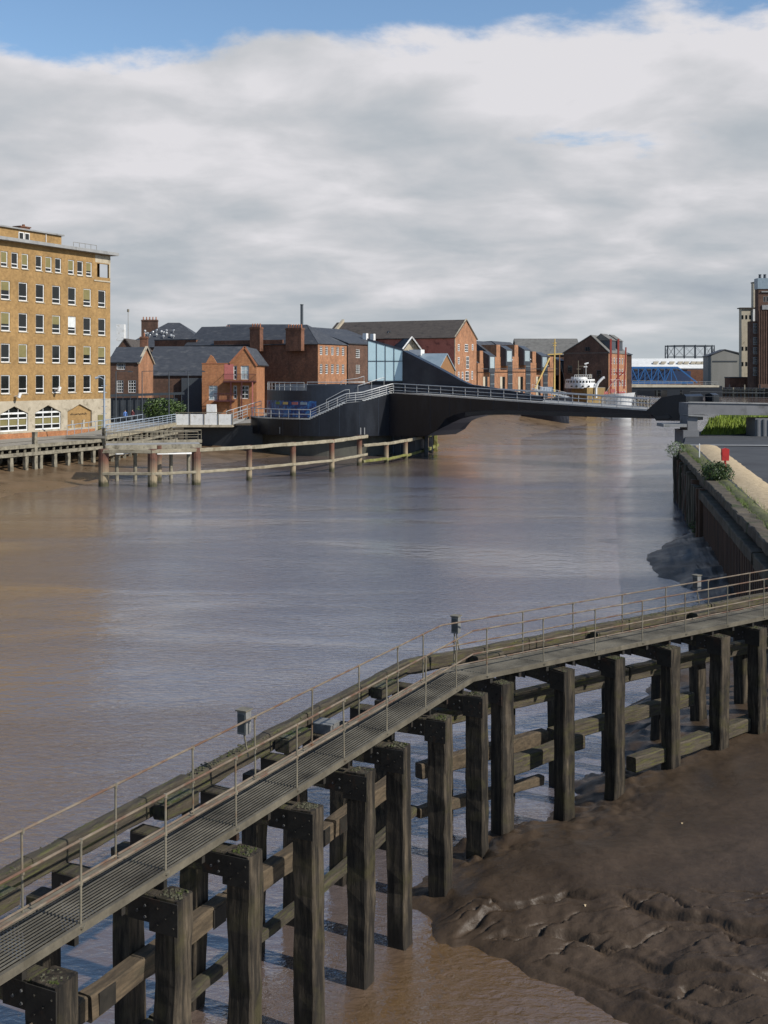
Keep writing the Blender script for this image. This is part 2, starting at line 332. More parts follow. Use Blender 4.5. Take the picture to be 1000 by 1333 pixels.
# ------------------------------------------------------------------ camera, light, sky
cam = bpy.data.cameras.new('camera'); co = bpy.data.objects.new('camera', cam); C.objects.link(co)
co.location = (0, 0, CAMH); co.rotation_euler = (PI/2, 0, 0)
cam.sensor_fit = 'HORIZONTAL'; cam.sensor_width = 36; cam.lens = 36*F/1000; cam.shift_y = -(666.5-HZ)/1000
cam.clip_start = .1; cam.clip_end = 12000; bpy.context.scene.camera = co
SD = Vector((.88, -.475, 0)).normalized(); SEL = math.radians(37)
sdir = SD*math.cos(SEL) + Z*math.sin(SEL)
sl = bpy.data.lights.new('sun', 'SUN'); so = bpy.data.objects.new('sun', sl); C.objects.link(so)
sl.energy = 5.4; sl.angle = math.radians(.6); sl.color = (1, .95, .87)
so.rotation_euler = (-sdir).to_track_quat('-Z', 'Y').to_euler(); so.location = sdir*50
def make_world():
    w = bpy.data.worlds.new('World'); bpy.context.scene.world = w; w.use_nodes = True; nt = w.node_tree
    bg = nt.nodes['Background']; bg.inputs['Strength'].default_value = .1
    sk = nd(nt, 'ShaderNodeTexSky', sky_type='NISHITA', sun_disc=False); sk.sun_elevation = SEL
    sk.sun_rotation = math.atan2(SD.x, SD.y); sk.air_density = 1.0; sk.dust_density = .4; sk.ozone_density = 2.0
    tc = nd(nt, 'ShaderNodeTexCoord'); sp = nd(nt, 'ShaderNodeSeparateXYZ'); nt.links.new(tc.outputs['Generated'], sp.inputs[0])
    def mth(op, a, b=None, c=None, clamp=False):
        n = nd(nt, 'ShaderNodeMath', operation=op); n.use_clamp = clamp
        for i, x in enumerate((a, b, c)):
            if x is None: continue
            if isinstance(x, (int, float)): n.inputs[i].default_value = x
            else: nt.links.new(x, n.inputs[i])
        return n.outputs[0]
    zc = mth('MAXIMUM', sp.outputs[2], 0.0); zp = mth('ADD', zc, .2)
    cb = nd(nt, 'ShaderNodeCombineXYZ'); nt.links.new(mth('DIVIDE', sp.outputs[0], zp), cb.inputs[0]); nt.links.new(mth('DIVIDE', sp.outputs[1], zp), cb.inputs[1]); cb.inputs[2].default_value = 3.1
    v = cb.outputs[0]
    n1 = nz(nt, v, 2.4, 10, .58, .15); n2 = nz(nt, v, 3.3, 9, .52, .2)
    v2 = nd(nt, 'ShaderNodeMapping'); v2.inputs['Location'].default_value = (4.3, 1.7, 0); v2.inputs['Scale'].default_value = (1, 1.3, 1); nt.links.new(v, v2.inputs[0])
    n3 = nz(nt, v2.outputs[0], 1.3, 4, .5)
    bias = mth('MULTIPLY_ADD', mth('MAXIMUM', mth('MINIMUM', sp.outputs[0], .0), -.36), .75, mth('MULTIPLY', mth('SUBTRACT', .287, sp.outputs[2]), 6.5))
    bias = mth('MINIMUM', mth('MAXIMUM', bias, -.13), mth('MULTIPLY_ADD', mth('MAXIMUM', mth('SUBTRACT', .2, sp.outputs[2]), 0.0), 3.0, .2))
    bias = mth('SUBTRACT', bias, mth('MULTIPLY', mth('MINIMUM', mth('MAXIMUM', mth('MULTIPLY', sp.outputs[1], -1.0), 0.0), .4), 1.0))
    msk = nd(nt, 'ShaderNodeMapRange', interpolation_type='SMOOTHSTEP'); msk.inputs[1].default_value = .45; msk.inputs[2].default_value = .60
    nt.links.new(mth('ADD', n1, bias), msk.inputs[0])
    # body of the cloud: light tops, blue-grey undersides, brighter towards its upper edge
    lit = mth('MULTIPLY_ADD', sp.outputs[2], 1.15, mth('MULTIPLY_ADD', n3, .85, mth('MULTIPLY', n2, 1.0)))
    cr = ramp(nt, [(.0, (3.7,4.15,4.7)), (.35, (4.7,5.05,5.45)), (.58, (5.9,6.0,6.3)), (.8, (7.4,7.3,7.6))])
    mr = nd(nt, 'ShaderNodeMapRange'); mr.inputs[1].default_value = .62; mr.inputs[2].default_value = 1.45; nt.links.new(lit, mr.inputs[0]); nt.links.new(mr.outputs[0], cr.inputs[0])
    hz = nd(nt, 'ShaderNodeMapRange'); hz.inputs[1].default_value = 0; hz.inputs[2].default_value = .07; hz.inputs[3].default_value = .55; hz.inputs[4].default_value = 0; nt.links.new(zc, hz.inputs[0])
    cc = mixc(nt, hz.outputs[0], cr.outputs[0], (5.2,5.7,5.9))
    sky = mixc(nt, 1.0, sk.outputs[0], (1.3,1.4,1.45), 'MULTIPLY')
    out = mixc(nt, msk.outputs[0], sky, cc)
    nt.links.new(out, bg.inputs['Color'])
make_world()
sc = bpy.context.scene
sc.view_settings.view_transform = 'Standard'; sc.view_settings.look = 'None'; sc.view_settings.exposure = 0; sc.view_settings.gamma = 1
sc.cycles.max_bounces = 6
# ------------------------------------------------------------------ the river, its mud and the banks
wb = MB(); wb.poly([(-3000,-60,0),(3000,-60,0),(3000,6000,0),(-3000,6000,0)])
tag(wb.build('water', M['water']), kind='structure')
LB = [(-75,40),(-52,85),(-41,108),(-34,124),(-30,140),(-26,152),(-20,162),(-12,172),(4,192),(15,212),(26,236),(38,262),(47,282),(60,315),(84,398),(112,540),(118,700),(150,6000)]
RB = [(40,-40),(26,8),(17,30),(14.2,42.5),(23.8,92.6),(27.4,105),(29.3,112),(31.4,119),(42,140),(72,172),(150,300),(232,440),(172,520),(128,545),(140,700),(220,6000)]
def land(name, pts, far, z, mat, wallmat):
    m = MB(); top = [V(x,y,z) for x,y in pts] + [V(x,y,z) for x,y in far]
    m.poly(top, 0)
    for a, b in zip(pts[:-1], pts[1:]): m.poly([(a[0],a[1],-2),(b[0],b[1],-2),(b[0],b[1],z),(a[0],a[1],z)], 1)
    return tag(m.build(name, [mat, wallmat]), kind='structure')
land('left_bank_ground', LB, [(-4000,6000),(-4000,40)], 3.2, M['paving'], surf('dark_quay_wall', (.03,.025,.018), (.07,.055,.035), .5, .8, .4, .05, (1,1,.4)))
land('right_bank_ground', RB, [(4000,6000),(4000,-40)], 3.9, M['asphalt'], M['stem'])

def fbm(x, y, z=0, o=4, s=1.0):
    t = 0; a = 1; 
    for i in range(o):
        t += a*noise.noise(Vector((x*s, y*s, z+i*7.3))); s *= 2.05; a *= .5
    return t
SH = [(6.2,12),(5.2,15),(4.3,17.0),(3.3,18.6),(2.1,19.4),(1.0,20.6),(.5,21.8),(1.0,23.3),(1.7,24.6),(2.6,25.3),(3.5,25.6),(4.2,26.6),(4.6,27.8),(5.7,29.4),(6.6,33.2),(8.4,36.6),(9.9,39.5),(12.6,44),(14.6,49),(14.2,54),(13.6,58),(14.4,63),(16.6,68),(19.8,74),(24,93)]
def shore(x, y):
    best = 1e9
    for (ax, ay), (bx, by) in zip(SH[:-1], SH[1:]):
        dx, dy = bx-ax, by-ay; t = max(0, min(1, ((x-ax)*dx+(y-ay)*dy)/(dx*dx+dy*dy)))
        d = math.hypot(x-ax-t*dx, y-ay-t*dy)
        if d < best: best = d; sg = dx*(y-ay) - dy*(x-ax)
    return best if sg < 0 else -best
def wallx(y): return 14.2 + (y-42.5)*.1916
def sst(a, b, x): t = max(0, min(1, (x-a)/(b-a))); return t*t*(3-2*t)
CRK = [([(.6,20.1),(1.94,20.8),(3.36,21.0),(4.16,20.8),(4.8,20.1),(5.55,19.83),(6.43,19.3),(9,18.6)], .085, .075),
       ([(1.6,20.2),(2.17,20.35),(3.43,19.8),(4.7,18.7),(6.0,18.1),(8,17.6)], .05, .06), ([(2.2,19.6),(2.7,19.35),(3.9,18.35),(5.15,16.9),(5.6,16.5),(7,16)], .04, .055)]
def cracks(x, y):
    h = 0
    for P, drop, gro in CRK:
        if not P[0][0] < x < P[-1][0]: continue
        for (ax, ay), (bx, by) in zip(P[:-1], P[1:]):
            if ax <= x <= bx: yc = ay+(by-ay)*(x-ax)/(bx-ax); break
        yc += .15*fbm(x, 0, P[0][0], 3, 1.1) + .02*fbm(x, y, 4, 2, 5)
        e = sst(P[0][0], P[0][0]+.5, x); s = yc - y        # positive below the scarp
        if s > -.3:
            g = sst(-.5, 0, noise.noise(Vector((x*1.1, P[0][1], 5))))*e
            h -= g*drop*(math.exp(-max(s,0)/.9) if s > 0 else math.exp(-((s)/.045)**2))
            h -= g*gro*math.exp(-((s-.04)/.06)**2)
    return h
def mudh(x, y):
    w = .6*fbm(x, y, 0, 4, .8)
    d = shore(x, y) + w*sst(-.2, .5, 1)*.6
    if d < -1.2: return -.6
    near = 1 - sst(30, 40, y)
    h = (.82*(1-math.exp(-max(d,0)/1.9)) + .03*max(d,0))*near + (1-near)*(.45*(1-math.exp(-max(d,0)/1.3)) + .05*max(d,0)) + min(d,0)*.45
    mk = sst(0, .6, d)
    h += mk*(.05*fbm(x, y, 5, 3, .7) + .006*fbm(x, y, 9, 3, 5))
    # slumped, cracked terraces running down to the low pool
    if y < 23:
        mt = sst(21.3, 20.7, y + .16*(x-3) + .35*fbm(x, 0, 3, 3, .5))*sst(.15, .9, d)
        if mt > 0:
            q = (y*1.35 + .3*x + .9*fbm(x, y*.8, 2, 4, .38) + .16*fbm(x, y, 6, 3, 2.6))
            fr = q - math.floor(q); k = math.floor(q)
            gate = sst(-.45, -.1, noise.noise(Vector((x*.55, y*.2, k*3.1))))
            h += .6*mt*gate*(.11*(fr-.5) - .20*math.exp(-((fr-.03)/.04)**2))
            q2 = (y*2.2 - .5*x + 1.3*fbm(x, y, 12, 4, .6)); f2 = q2-math.floor(q2)
            g2 = sst(0, .25, noise.noise(Vector((x*.9, y*.4, math.floor(q2)*1.7+9))))
            h += mt*g2*(.05*(f2-.5) - .11*math.exp(-((f2-.04)/.05)**2))
            h += mk*cracks(x, y)
            h += mt*.035*abs(fbm(x, y, 20, 3, 3.5)) - mt*.01
    elif y < 34:
        # clods and runnels about the feet of the piles
        mm = sst(2.8, .2, abs(d-.5))
        h += mm*.16*(abs(fbm(x, y, 31, 3, 1.5))-.2)
    else:
        mm = sst(0, 1.0, d); h += mm*(.22*fbm(x*.6, y*1.6, 40, 4, .5) + .05*fbm(x, y*2, 44, 3, 2))
    # the ooze is scoured out around each pile
    return h
def mud_foreground():
    rows = []; y = 15.4; st = .02
    while y < 94:
        rows.append(y); y += st; st = .02 if y < 21.6 else st*1.016
    nc = 330; v = []; f = []
    for y in rows:
        xl = max(min(p[0] for p in SH if abs(p[1]-y) < 10) - 1.6, -1.2)
        xr = wallx(y) + .3 if y > 42 else 17.5 - (y-13)*.09
        for j in range(nc):
            x = xl + (xr-xl)*(j/(nc-1))
            v.append((x, y, mudh(x, y)))
    for i in range(len(rows)-1):
        for j in range(nc-1):
            a = i*nc+j; f.append((a, a+1, a+nc+1, a+nc))
    me = bpy.data.meshes.new('mud_bank'); me.from_pydata(v, [], f); me.materials.append(M['mud'])
    me.polygons.foreach_set('use_smooth', [True]*len(f)); me.update()
    o = bpy.data.objects.new('mud_bank', me); C.objects.link(o); tag(o, kind='structure')
mud_foreground()
def strip(name, inner, outer, zi, zo, mat, amp=.12, nv=40, nu=180, fs=.25):
    def along(P, t):
        L = [0]
        for a, b in zip(P[:-1], P[1:]): L.append(L[-1]+math.hypot(b[0]-a[0], b[1]-a[1]))
        s = t*L[-1]
        for i in range(len(P)-1):
            if s <= L[i+1]+1e-6:
                k = (s-L[i])/(L[i+1]-L[i]); return (P[i][0]+(P[i+1][0]-P[i][0])*k, P[i][1]+(P[i+1][1]-P[i][1])*k)
        return P[-1]
    v = []; f = []
    for i in range(nu+1):
        a = along(inner, i/nu); b = along(outer, i/nu)
        for j in range(nv+1):
            k = j/nv; x = a[0]+(b[0]-a[0])*k; y = a[1]+(b[1]-a[1])*k
            z = zi+(zo-zi)*(k**.85) + amp*fbm(x, y, 3, 4, fs)
            v.append((x, y, z))
    for i in range(nu):
        for j in range(nv):
            a = i*(nv+1)+j; f.append((a, a+1, a+nv+2, a+nv+1))
    me = bpy.data.meshes.new(name); me.from_pydata(v, [], f); me.materials.append(mat)
    me.polygons.foreach_set('use_smooth', [True]*len(f)); me.update()
    o = bpy.data.objects.new(name, me); C.objects.link(o); tag(o, kind='structure')
strip('left_mud_bank', [(-60,70),(-52,85),(-41,108),(-34,124),(-30,140),(-26,152),(-20,162)], [(-36,66),(-31,82),(-26,96),(-22,106),(-17,124),(-10,136),(-6,140)], 1.35, -.35, M['mudfar'])
strip('far_mud_bank', [(-20,162),(-12,172),(4,192),(15,212),(26,236),(38,262),(47,282),(60,315)], [(2,140),(8,144),(17,165),(24,186),(33,208),(43,233),(54,262),(66,300)], 2.3, -.25, M['mudfar'], .25, 40, 160, .12)

# ------------------------------------------------------------------ the timber jetty in front
K0 = V(-4.0, 12.02, 0); K1 = V(1.84, 23.85, 0)
d1 = (K1-K0).normalized(); n1 = V(-d1.y, d1.x, 0); d2 = V(.8, .6, 0); n2 = V(-.6, .8, 0)
S1 = lambda t, n, z: K0 + d1*t + n1*n + Z*z
S2 = lambda t, n, z: K1 + d2*t + n2*n + Z*z
L1 = (K1-K0).length
jet = thing('timber_jetty', 'old dark timber jetty on square piles with rusty handrails, crossing the foreground', 'jetty', (0, 20, 0))
def kneepoint(n, z):   # the meeting point of the two legs at offset n
    b = (n1+n2).normalized(); c = b.dot(n1); return K1 + b*(n/c) + Z*z
deck = 3.75
in1 = [-3.6, -1.6, .42, 2.55, 4.15, 5.87, 7.62, 9.02, 10.85, 12.75]
in2 = [.62, 2.46, 4.1, 6.05, 7.95, 9.5, 11.4, 13.2]
pw, pd = .37, .36
cross = []
for S, d, n, ts, nn, M_ in ((S1, d1, n1, in1, -.38, 'baulk'), (S2, d2, n2, in2, -.22, 'baulk2')):
    for i, t in enumerate(ts):
        c = nn + pw/2; jit = R.uniform(-.05, .05); top = 3.5 + R.uniform(-.03, .03)
        p = MB(); p.timber(S(t+pd/2+R.uniform(-.07,.07), c+R.uniform(-.04,.04), -1.6), S(t+pd/2+jit*.3, c, top), pw*R.uniform(.94,1.04), pd*R.uniform(.94,1.04), 0, n, .013, .22, .025, i*3.3)
        p.build('pile', M['pile'], jet)
        # lichen and grit caught on the pile's head
        g = MB()
        for k in range(60):
            q = S(t+R.uniform(.05, pd-.05), c+R.uniform(-.15, .15), top-.004); r = R.uniform(.008, .03)
            g.tube(q, q+Z*R.uniform(.006, .022), r, r*.5, 5)
        g.build('moss_cap', M['lichen'], jet)
        # outer pile
        if not (S is S2 and t > 8.5) or True:
            q = MB(); off = R.uniform(-.08, .08)
            q.timber(S(t+.2+off+R.uniform(-.12,.12), 1.9+R.uniform(-.06,.1), -1.6), S(t+.2+off, 1.9, 3.12), .34, .34, 0, n, .01, .3, .022, i*5.1)
            q.build('pile', M['pile'], jet)
        # cross-head: baulk from the inner pile to the outer one
        w = MB(); w.timber(S(t+.19, nn+pw+.005, top-.19), S(t+.19, 1.66, top-.17), .3, .34, 0, None, .008, .3, .02, i*2.2)
        w.build('crosshead', M['baulk'], jet)
        # iron plates with bolts
        pl = MB(); z0, z1 = top-.42, top-.02
        pl.obox(S(t-.022, nn-.02, z0), n*(pw+.06), -d*.014, Z*(z1-z0))
        pl.build('iron_plate', M['plate'], jet); pl = MB()
        pl.obox(S(t+.016, nn+pw+.06, z0+.08), n*.34, -d*.012, Z*(z1-z0-.1))
        pl.build('iron_plate', M['plate'], jet); pl = MB()
        pl.obox(S(t+.016, 1.02, z0+.04), n*.62, -d*.012, Z*(z1-z0-.04))
        pl.build('iron_plate', M['plate'], jet)
        bo = MB()
        for (bn, bz) in ((.06,.1),(.06,.3),(.3,.1),(.3,.3),(.18,.2)):
            a = S(t-.036, nn-.02+bn, z0+bz); bo.tube(a, a-d*.018, .014, .012, 6, 0)
        for (bn, bz) in ((.5,.14),(.5,.28),(.62,.2),(1.5,.14),(1.5,.3),(1.85,.12),(1.85,.28)):
            a = S(t+.003, nn+bn, z0+bz); bo.tube(a, a-d*.018, .02, .016, 6, 1 if bn < 1 else 1)
        bo.build('bolts', [M['plate'], M['bolt']], jet)
# walings
def wale(a, b, w, h, mat, nm='waling', seed=0, seg=.4, jit=.014):
    m = MB(); m.timber(a, b, w, h, 0, None, jit, seg, .025, seed); return m.build(nm, mat, jet)
ko = kneepoint
tA, tB = -5.0, L1
# outer top waling, in lengths, each a little out of line
cuts = [-5, -1.4, 2.2, 5.6, 9.2, L1]
for i, (a, b) in enumerate(zip(cuts[:-1], cuts[1:])):
    e = S1(b, 1.73, 3.66) if b < L1 else kneepoint(1.73, 3.66)
    wale(S1(a+.01, 1.73+R.uniform(-.02,.02), 3.64+R.uniform(-.03,.03)), e, .19, .32, M['baulk'], seed=i)
cuts = [0, 3.2, 6.6, 10, 14.5]
for i, (a, b) in enumerate(zip(cuts[:-1], cuts[1:])):
    s = S2(a+.01, 1.73, 3.64) if a > 0 else kneepoint(1.73, 3.66)
    wale(s, S2(b, 1.73, 3.64), .19, .32, M['baulk2'], seed=i+9)
gr = MB()
for k in range(1500):
    if R.random() < .6: t = R.uniform(-4.5, L1); P = S1(t, 1.73+R.uniform(-.09,.09), 3.795)
    else: t = R.uniform(.3, 14); P = S2(t, 1.73+R.uniform(-.09,.09), 3.79)
    r = R.uniform(.008, .03); gr.tube(P, P+Z*R.uniform(.004,.018), r, r*.4, 5)
gr.build('lichen', M['lichen'], jet)
# packing blocks on the inner face of the waling
for t in (.9, 4.6, 8.0, 11.6):
    wale(S1(t, 1.44, 3.62), S1(t+.75, 1.44, 3.62), .27, .22, M['baulk'], 'packing_block', t)
    lp = MB(); lp.obox(S1(t+.04, 1.33, 3.735), d1*.66, n1*.2, Z*.012); lp.build('moss_cap', M['lichen'], jet)
for t in (1.3, 5.2, 9.0):
    wale(S2(t, 1.44, 3.60), S2(t+.8, 1.44, 3.60), .27, .22, M['baulk2'], 'packing_block', t)
# mid and low walings on the outer row
segs = [(-4.6,-.6),(-.5,3.0),(3.1,6.4),(6.5,9.8),(9.9,12.9)]
for i, (a, b) in enumerate(segs):
    wale(S1(a, 1.55, 1.5), S1(b, 1.55, 1.52+R.uniform(-.03,.03)), .26, .34, M['wale'], seed=i+20)
    for e in (a+.12, b-.5): pp = MB(); pp.obox(S1(e, 1.405, 1.36), d1*.34, n1*.012, Z*.3); pp.build('iron_plate', M['plate'], jet)
wale(S1(-4.6, 1.6, .47), S1(4.6, 1.6, .5), .2, .18, M['baulk'], seed=31)
wale(S1(4.65, 1.6, .5), S1(L1+.6, 1.6, .52), .2, .18, M['baulk'], seed=32)
wale(S2(.2, 1.5, 2.5), S2(6.4, 1.5, 2.5), .24, .36, M['baulk2'], seed=33)
wale(S2(6.45, 1.5, 2.5), S2(14.5, 1.5, 2.5), .24, .36, M['baulk2'], seed=34)
wale(S2(-.2, 1.55, 1.42), S2(3.6, 1.55, 1.46), .26, .34, M['wale'], seed=35)
wale(S2(1.4, .55, 1.42), S2(4.2, .95, 1.4), .28, .36, M['baulk2'], seed=36)
wale(S2(3.8, 1.55, 1.42), S2(9, 1.55, 1.44), .26, .34, M['baulk2'], seed=37)
wale(S2(5.0, .1, .9), S2(14, .3, 1.1), .3, .34, M['baulk2'], seed=38)
wale(S2(-.2, 1.6, .5), S2(3.5, 1.55, .45), .22, .22, M['wale'], seed=39)
# walkway: steel edge members, bearers and open grating
W = .80
def kp(n, z): return kneepoint(n, z)
for n, mt, nm, w_ in ((0, 'edge', 'edge_beam', .055), (W, 'rust', 'edge_beam', .05)):
    e = MB(); e.beam(S1(-5, n, deck-.055), kp(n, deck-.045), w_, .10); e.beam(kp(n, deck-.045), S2(15, n, deck-.045), w_, .10)
    e.build(nm, M['edge'] if n == 0 else M['galv'], jet)
e = MB(); e.tube(S1(-5, W, deck+.035), kp(W, deck+.035), .016); e.tube(kp(W, deck+.035), S2(15, W, deck+.035), .016); e.build('toe_rail', M['rust'], jet)
g = MB(); N = 13
for k in range(N):
    n = .06 + (W-.12)*k/(N-1); h = .012
    wd = .010 if k % 3 == 0 else .006
    g.beam(S1(-5, n, deck+.003), kp(n, deck+.003), wd, .02); g.beam(kp(n, deck+.003), S2(15, n, deck+.003), wd, .02)
g.build('grating_bar', M['bars'], jet)
g = MB()
t = -5
while t < L1+.0:
    g.beam(S1(t, .03, deck-.022), S1(t, W-.03, deck-.022), .010, .022); t += .055
t = .02
while t < 15:
    g.beam(S2(t, .03, deck-.022), S2(t, W-.03, deck-.022), .010, .022); t += .055
g.build('grating_cross_bar', M['bars2'], jet)
t = -4.6
while t < L1: be = MB(); be.beam(S1(t, -.02, deck-.16), S1(t, W+.02, deck-.16), .07, .09); t += .82; be.build('bearer', M['plate'], jet)
t = .5
while t < 14.5: be = MB(); be.beam(S2(t, -.02, deck-.16), S2(t, W+.02, deck-.16), .07, .09); t += .82; be.build('bearer', M['plate'], jet)
# handrails
def rail(nm, n, ts1, ts2, ks):
    for zt in (.95, .47):
        m = MB(); m.path([S1(-5, n, deck+zt), S1(L1-.35, n, deck+zt), ks(n, deck+zt) , S2(.45, n, deck+zt), S2(15, n, deck+zt)], .0165, 7)
        m.build('handrail', M['rust'], jet)
    for S, ts in ((S1, ts1), (S2, ts2)):
        for t in ts:
            m = MB(); lean = R.uniform(-.012, .012)
            m.tube(S(t, n, deck-.1), S(t+lean, n+R.uniform(-.01,.01), deck+.95), .015, .015, 7)
            m.box(*(lambda P: (P.x-.05, P.x+.05, P.y-.05, P.y+.05, deck-.04, deck-.015))(S(t, n, 0)))
            for zt in (.95, .47):
                P = S(t, n, deck+zt-.035); m.tube(P, P+Z*.05, .024, .024, 7)
            m.build('railing_post', M['galv'], jet)
nearp = [(111,1204),(220,1134),(309,1075.5),(385,1025),(450.4,987),(506,952),(553.5,920),(594,895)]
def t1(px, py): P = at(px, py, deck); return (P-K0).dot(d1)
ts = [t1(*p) for p in nearp]; ts = [ts[0]-3.2, ts[0]-1.6] + ts
np2 = [(636,878),(708,862),(775,848),(836,835),(893,823.5),(947,812),(999,803)]
def t2(px, py): P = at(px, py, deck); return (P-K1).dot(d2)
tt = [t2(*p) for p in np2]; tt += [tt[-1]+1.9, tt[-1]+3.8]
rail('near', .0, ts, tt, kp)
far1 = [t-.05+.75 for t in ts[:-1]] 
rail('far', W, [(-2.1)] + [t1(40, 1190)+.0] + [ (at(px,py,deck)-K0).dot(d1) for px,py in ((154,1118),(249,1058.6),(326,1011),(395,968),(451,932),(504,903),(549,886),(600,864))][0:8], [(at(px,py,deck)-K1).dot(d2) for px,py in ((672,849),(738,836),(800,823),(857,812),(912,801),(963,790))] + [13.2], kp)
# small grey junction box on the cross-head
jb = thing('junction_box', 'small pale grey junction box lying on the jetty timbers beside the walkway', 'box', S1(9.2, 1.2, 3.5))
q = MB(); q.obox(S1(9.1, 1.1, 3.53), d1*.33, n1*.38, Z*.16); o = q.build('casing', M['greybox'], jb)
q = MB(); q.obox(S1(9.085, 1.085, 3.69), d1*.36, n1*.41, Z*.025); q.build('lid', M['greybox'], jb)
# navigation lamp boxes on three posts of the far rail
for i, (px, py, S, fd, lb) in enumerate(((326,1011,S1,d1,'box shaped navigation lamp on the rail left of the small junction box'), (600,864,S1,d1,'box shaped navigation lamp on the rail at the bend of the jetty'), (912,801,S2,d2,'box shaped navigation lamp on the rail farthest along the jetty'))):
    P = at(px, py, deck) ; P = P + (n1 if S is S1 else n2)*.0
    b = thing('navigation_lamp', lb, 'lamp', P, 'navigation lamps on the jetty rail')
    nn = n1 if S is S1 else n2
    m = MB(); m.obox(P + fd*-.08 + nn*.03 + Z*.66, fd*.15, nn*.16, Z*.36); m.build('housing', M['greybox'], b)
    m = MB(); m.obox(P + fd*-.092 + nn*.05 + Z*.7, fd*.012, nn*.12, Z*.27); m.build('lens', M['lampglass'], b)
    m = MB(); m.obox(P + fd*-.11 + nn*.01 + Z*1.021, fd*.2, nn*.2, Z*.02); m.build('cover', M['galv'], b)
    m = MB(); m.tube(P + Z*.3 + nn*.04, P + Z*.68 + nn*.08 - fd*.06, .016, .016, 6); m.build('conduit', M['galv'], b)
# stones and rubbish on the mud
for i, (px, py, lb_) in enumerate(((888,1060,'tiny pale stone lying on the smooth mud to the right of the piles'),(762,1148,'tiny pale stone lying on the mud just above the long crack'))):
    P = at(px, py, .95); P.z = mudh(P.x, P.y); s = MB(); r = .02
    for k in range(3): s.tube(P+V(R.uniform(-.02,.02),R.uniform(-.02,.02),-.02), P+V(R.uniform(-.03,.03),0,r*.8), r*R.uniform(.7,1), r*.45, 7)
    tag(s.build('stone', M['gravel']), lb_, 'stone', 'pale stones on the mud')
# ------------------------------------------------------------------ buildings
RD = V(.4427, .8969, 0); RN = V(-.8969, .4427, 0)      # along the river, and inland from it
def on_line(p, d, px):
    """distance along the line p + d*t at which the photograph shows column px"""
    k = (px-CX)/F
    return (k*p.y - p.x) / (d.x - k*d.y)
def holes_wall(mb, o, u, w, z0, z1, holes, depth, nrm, m=0, mr=0):
    """a wall with real openings; holes = (u0,u1,z0,z1); nrm points outwards"""
    us = sorted({0, w, *[h[0] for h in holes], *[h[1] for h in holes]}); zs = sorted({z0, z1, *[h[2] for h in holes], *[h[3] for h in holes]})
    P = lambda a, z, i=0: o + u*a + Z*z - nrm*i
    for a, b in zip(us[:-1], us[1:]):
        for c, d in zip(zs[:-1], zs[1:]):
            mu, mz = (a+b)/2, (c+d)/2
            if any(h[0] < mu < h[1] and h[2] < mz < h[3] for h in holes): continue
            mb.poly([P(a,c), P(b,c), P(b,d), P(a,d)], m)
    for a, b, c, d in holes:
        mb.poly([P(a,c), P(a,c,depth), P(b,c,depth), P(b,c)], mr); mb.poly([P(a,d), P(b,d), P(b,d,depth), P(a,d,depth)], mr)
        mb.poly([P(a,c), P(a,d), P(a,d,depth), P(a,c,depth)], mr); mb.poly([P(b,c), P(b,c,depth), P(b,d,depth), P(b,d)], mr)
def window(parent, o, u, nrm, w, h, inset=-.04, bars=(1,1), fw=.09, frame='white', glass='glassdark', blind=None, bl=.55, trans=None, name='window'):
    """frame object with its pane (and blind) as sub-parts; o = lower left corner on the wall face"""
    f = MB(); P = lambda a, z, i: o + u*a + Z*z + nrm*i
    t = .05; i0 = inset
    def bar(a0, a1, z0, z1): f.obox(P(a0,z0,i0), u*(a1-a0), nrm*t, Z*(z1-z0))
    bar(0, fw, 0, h); bar(w-fw, w, 0, h); bar(fw, w-fw, 0, fw); bar(fw, w-fw, h-fw, h)
    for i in range(1, bars[0]): a = w*i/bars[0]; bar(a-fw*.3, a+fw*.3, fw, h-fw)
    zsb = [h*j/bars[1] for j in range(1, bars[1])] if trans is None else [trans]
    for z in zsb: bar(fw, w-fw, z-fw*.4, z+fw*.4)
    fo = f.build(name, M[frame], parent)
    g = MB(); g.obox(P(fw*.5,fw*.5,i0-.02), u*(w-fw), nrm*.03, Z*(h-fw)); g.build('pane', M[glass], fo)
    if blind:
        b = MB(); zz0 = h*(1-bl); b.obox(P(fw,zz0,i0+.012), u*(w-2*fw), nrm*.012, Z*(h-fw-zz0)); b.build('blind', M[blind], fo)
    return fo
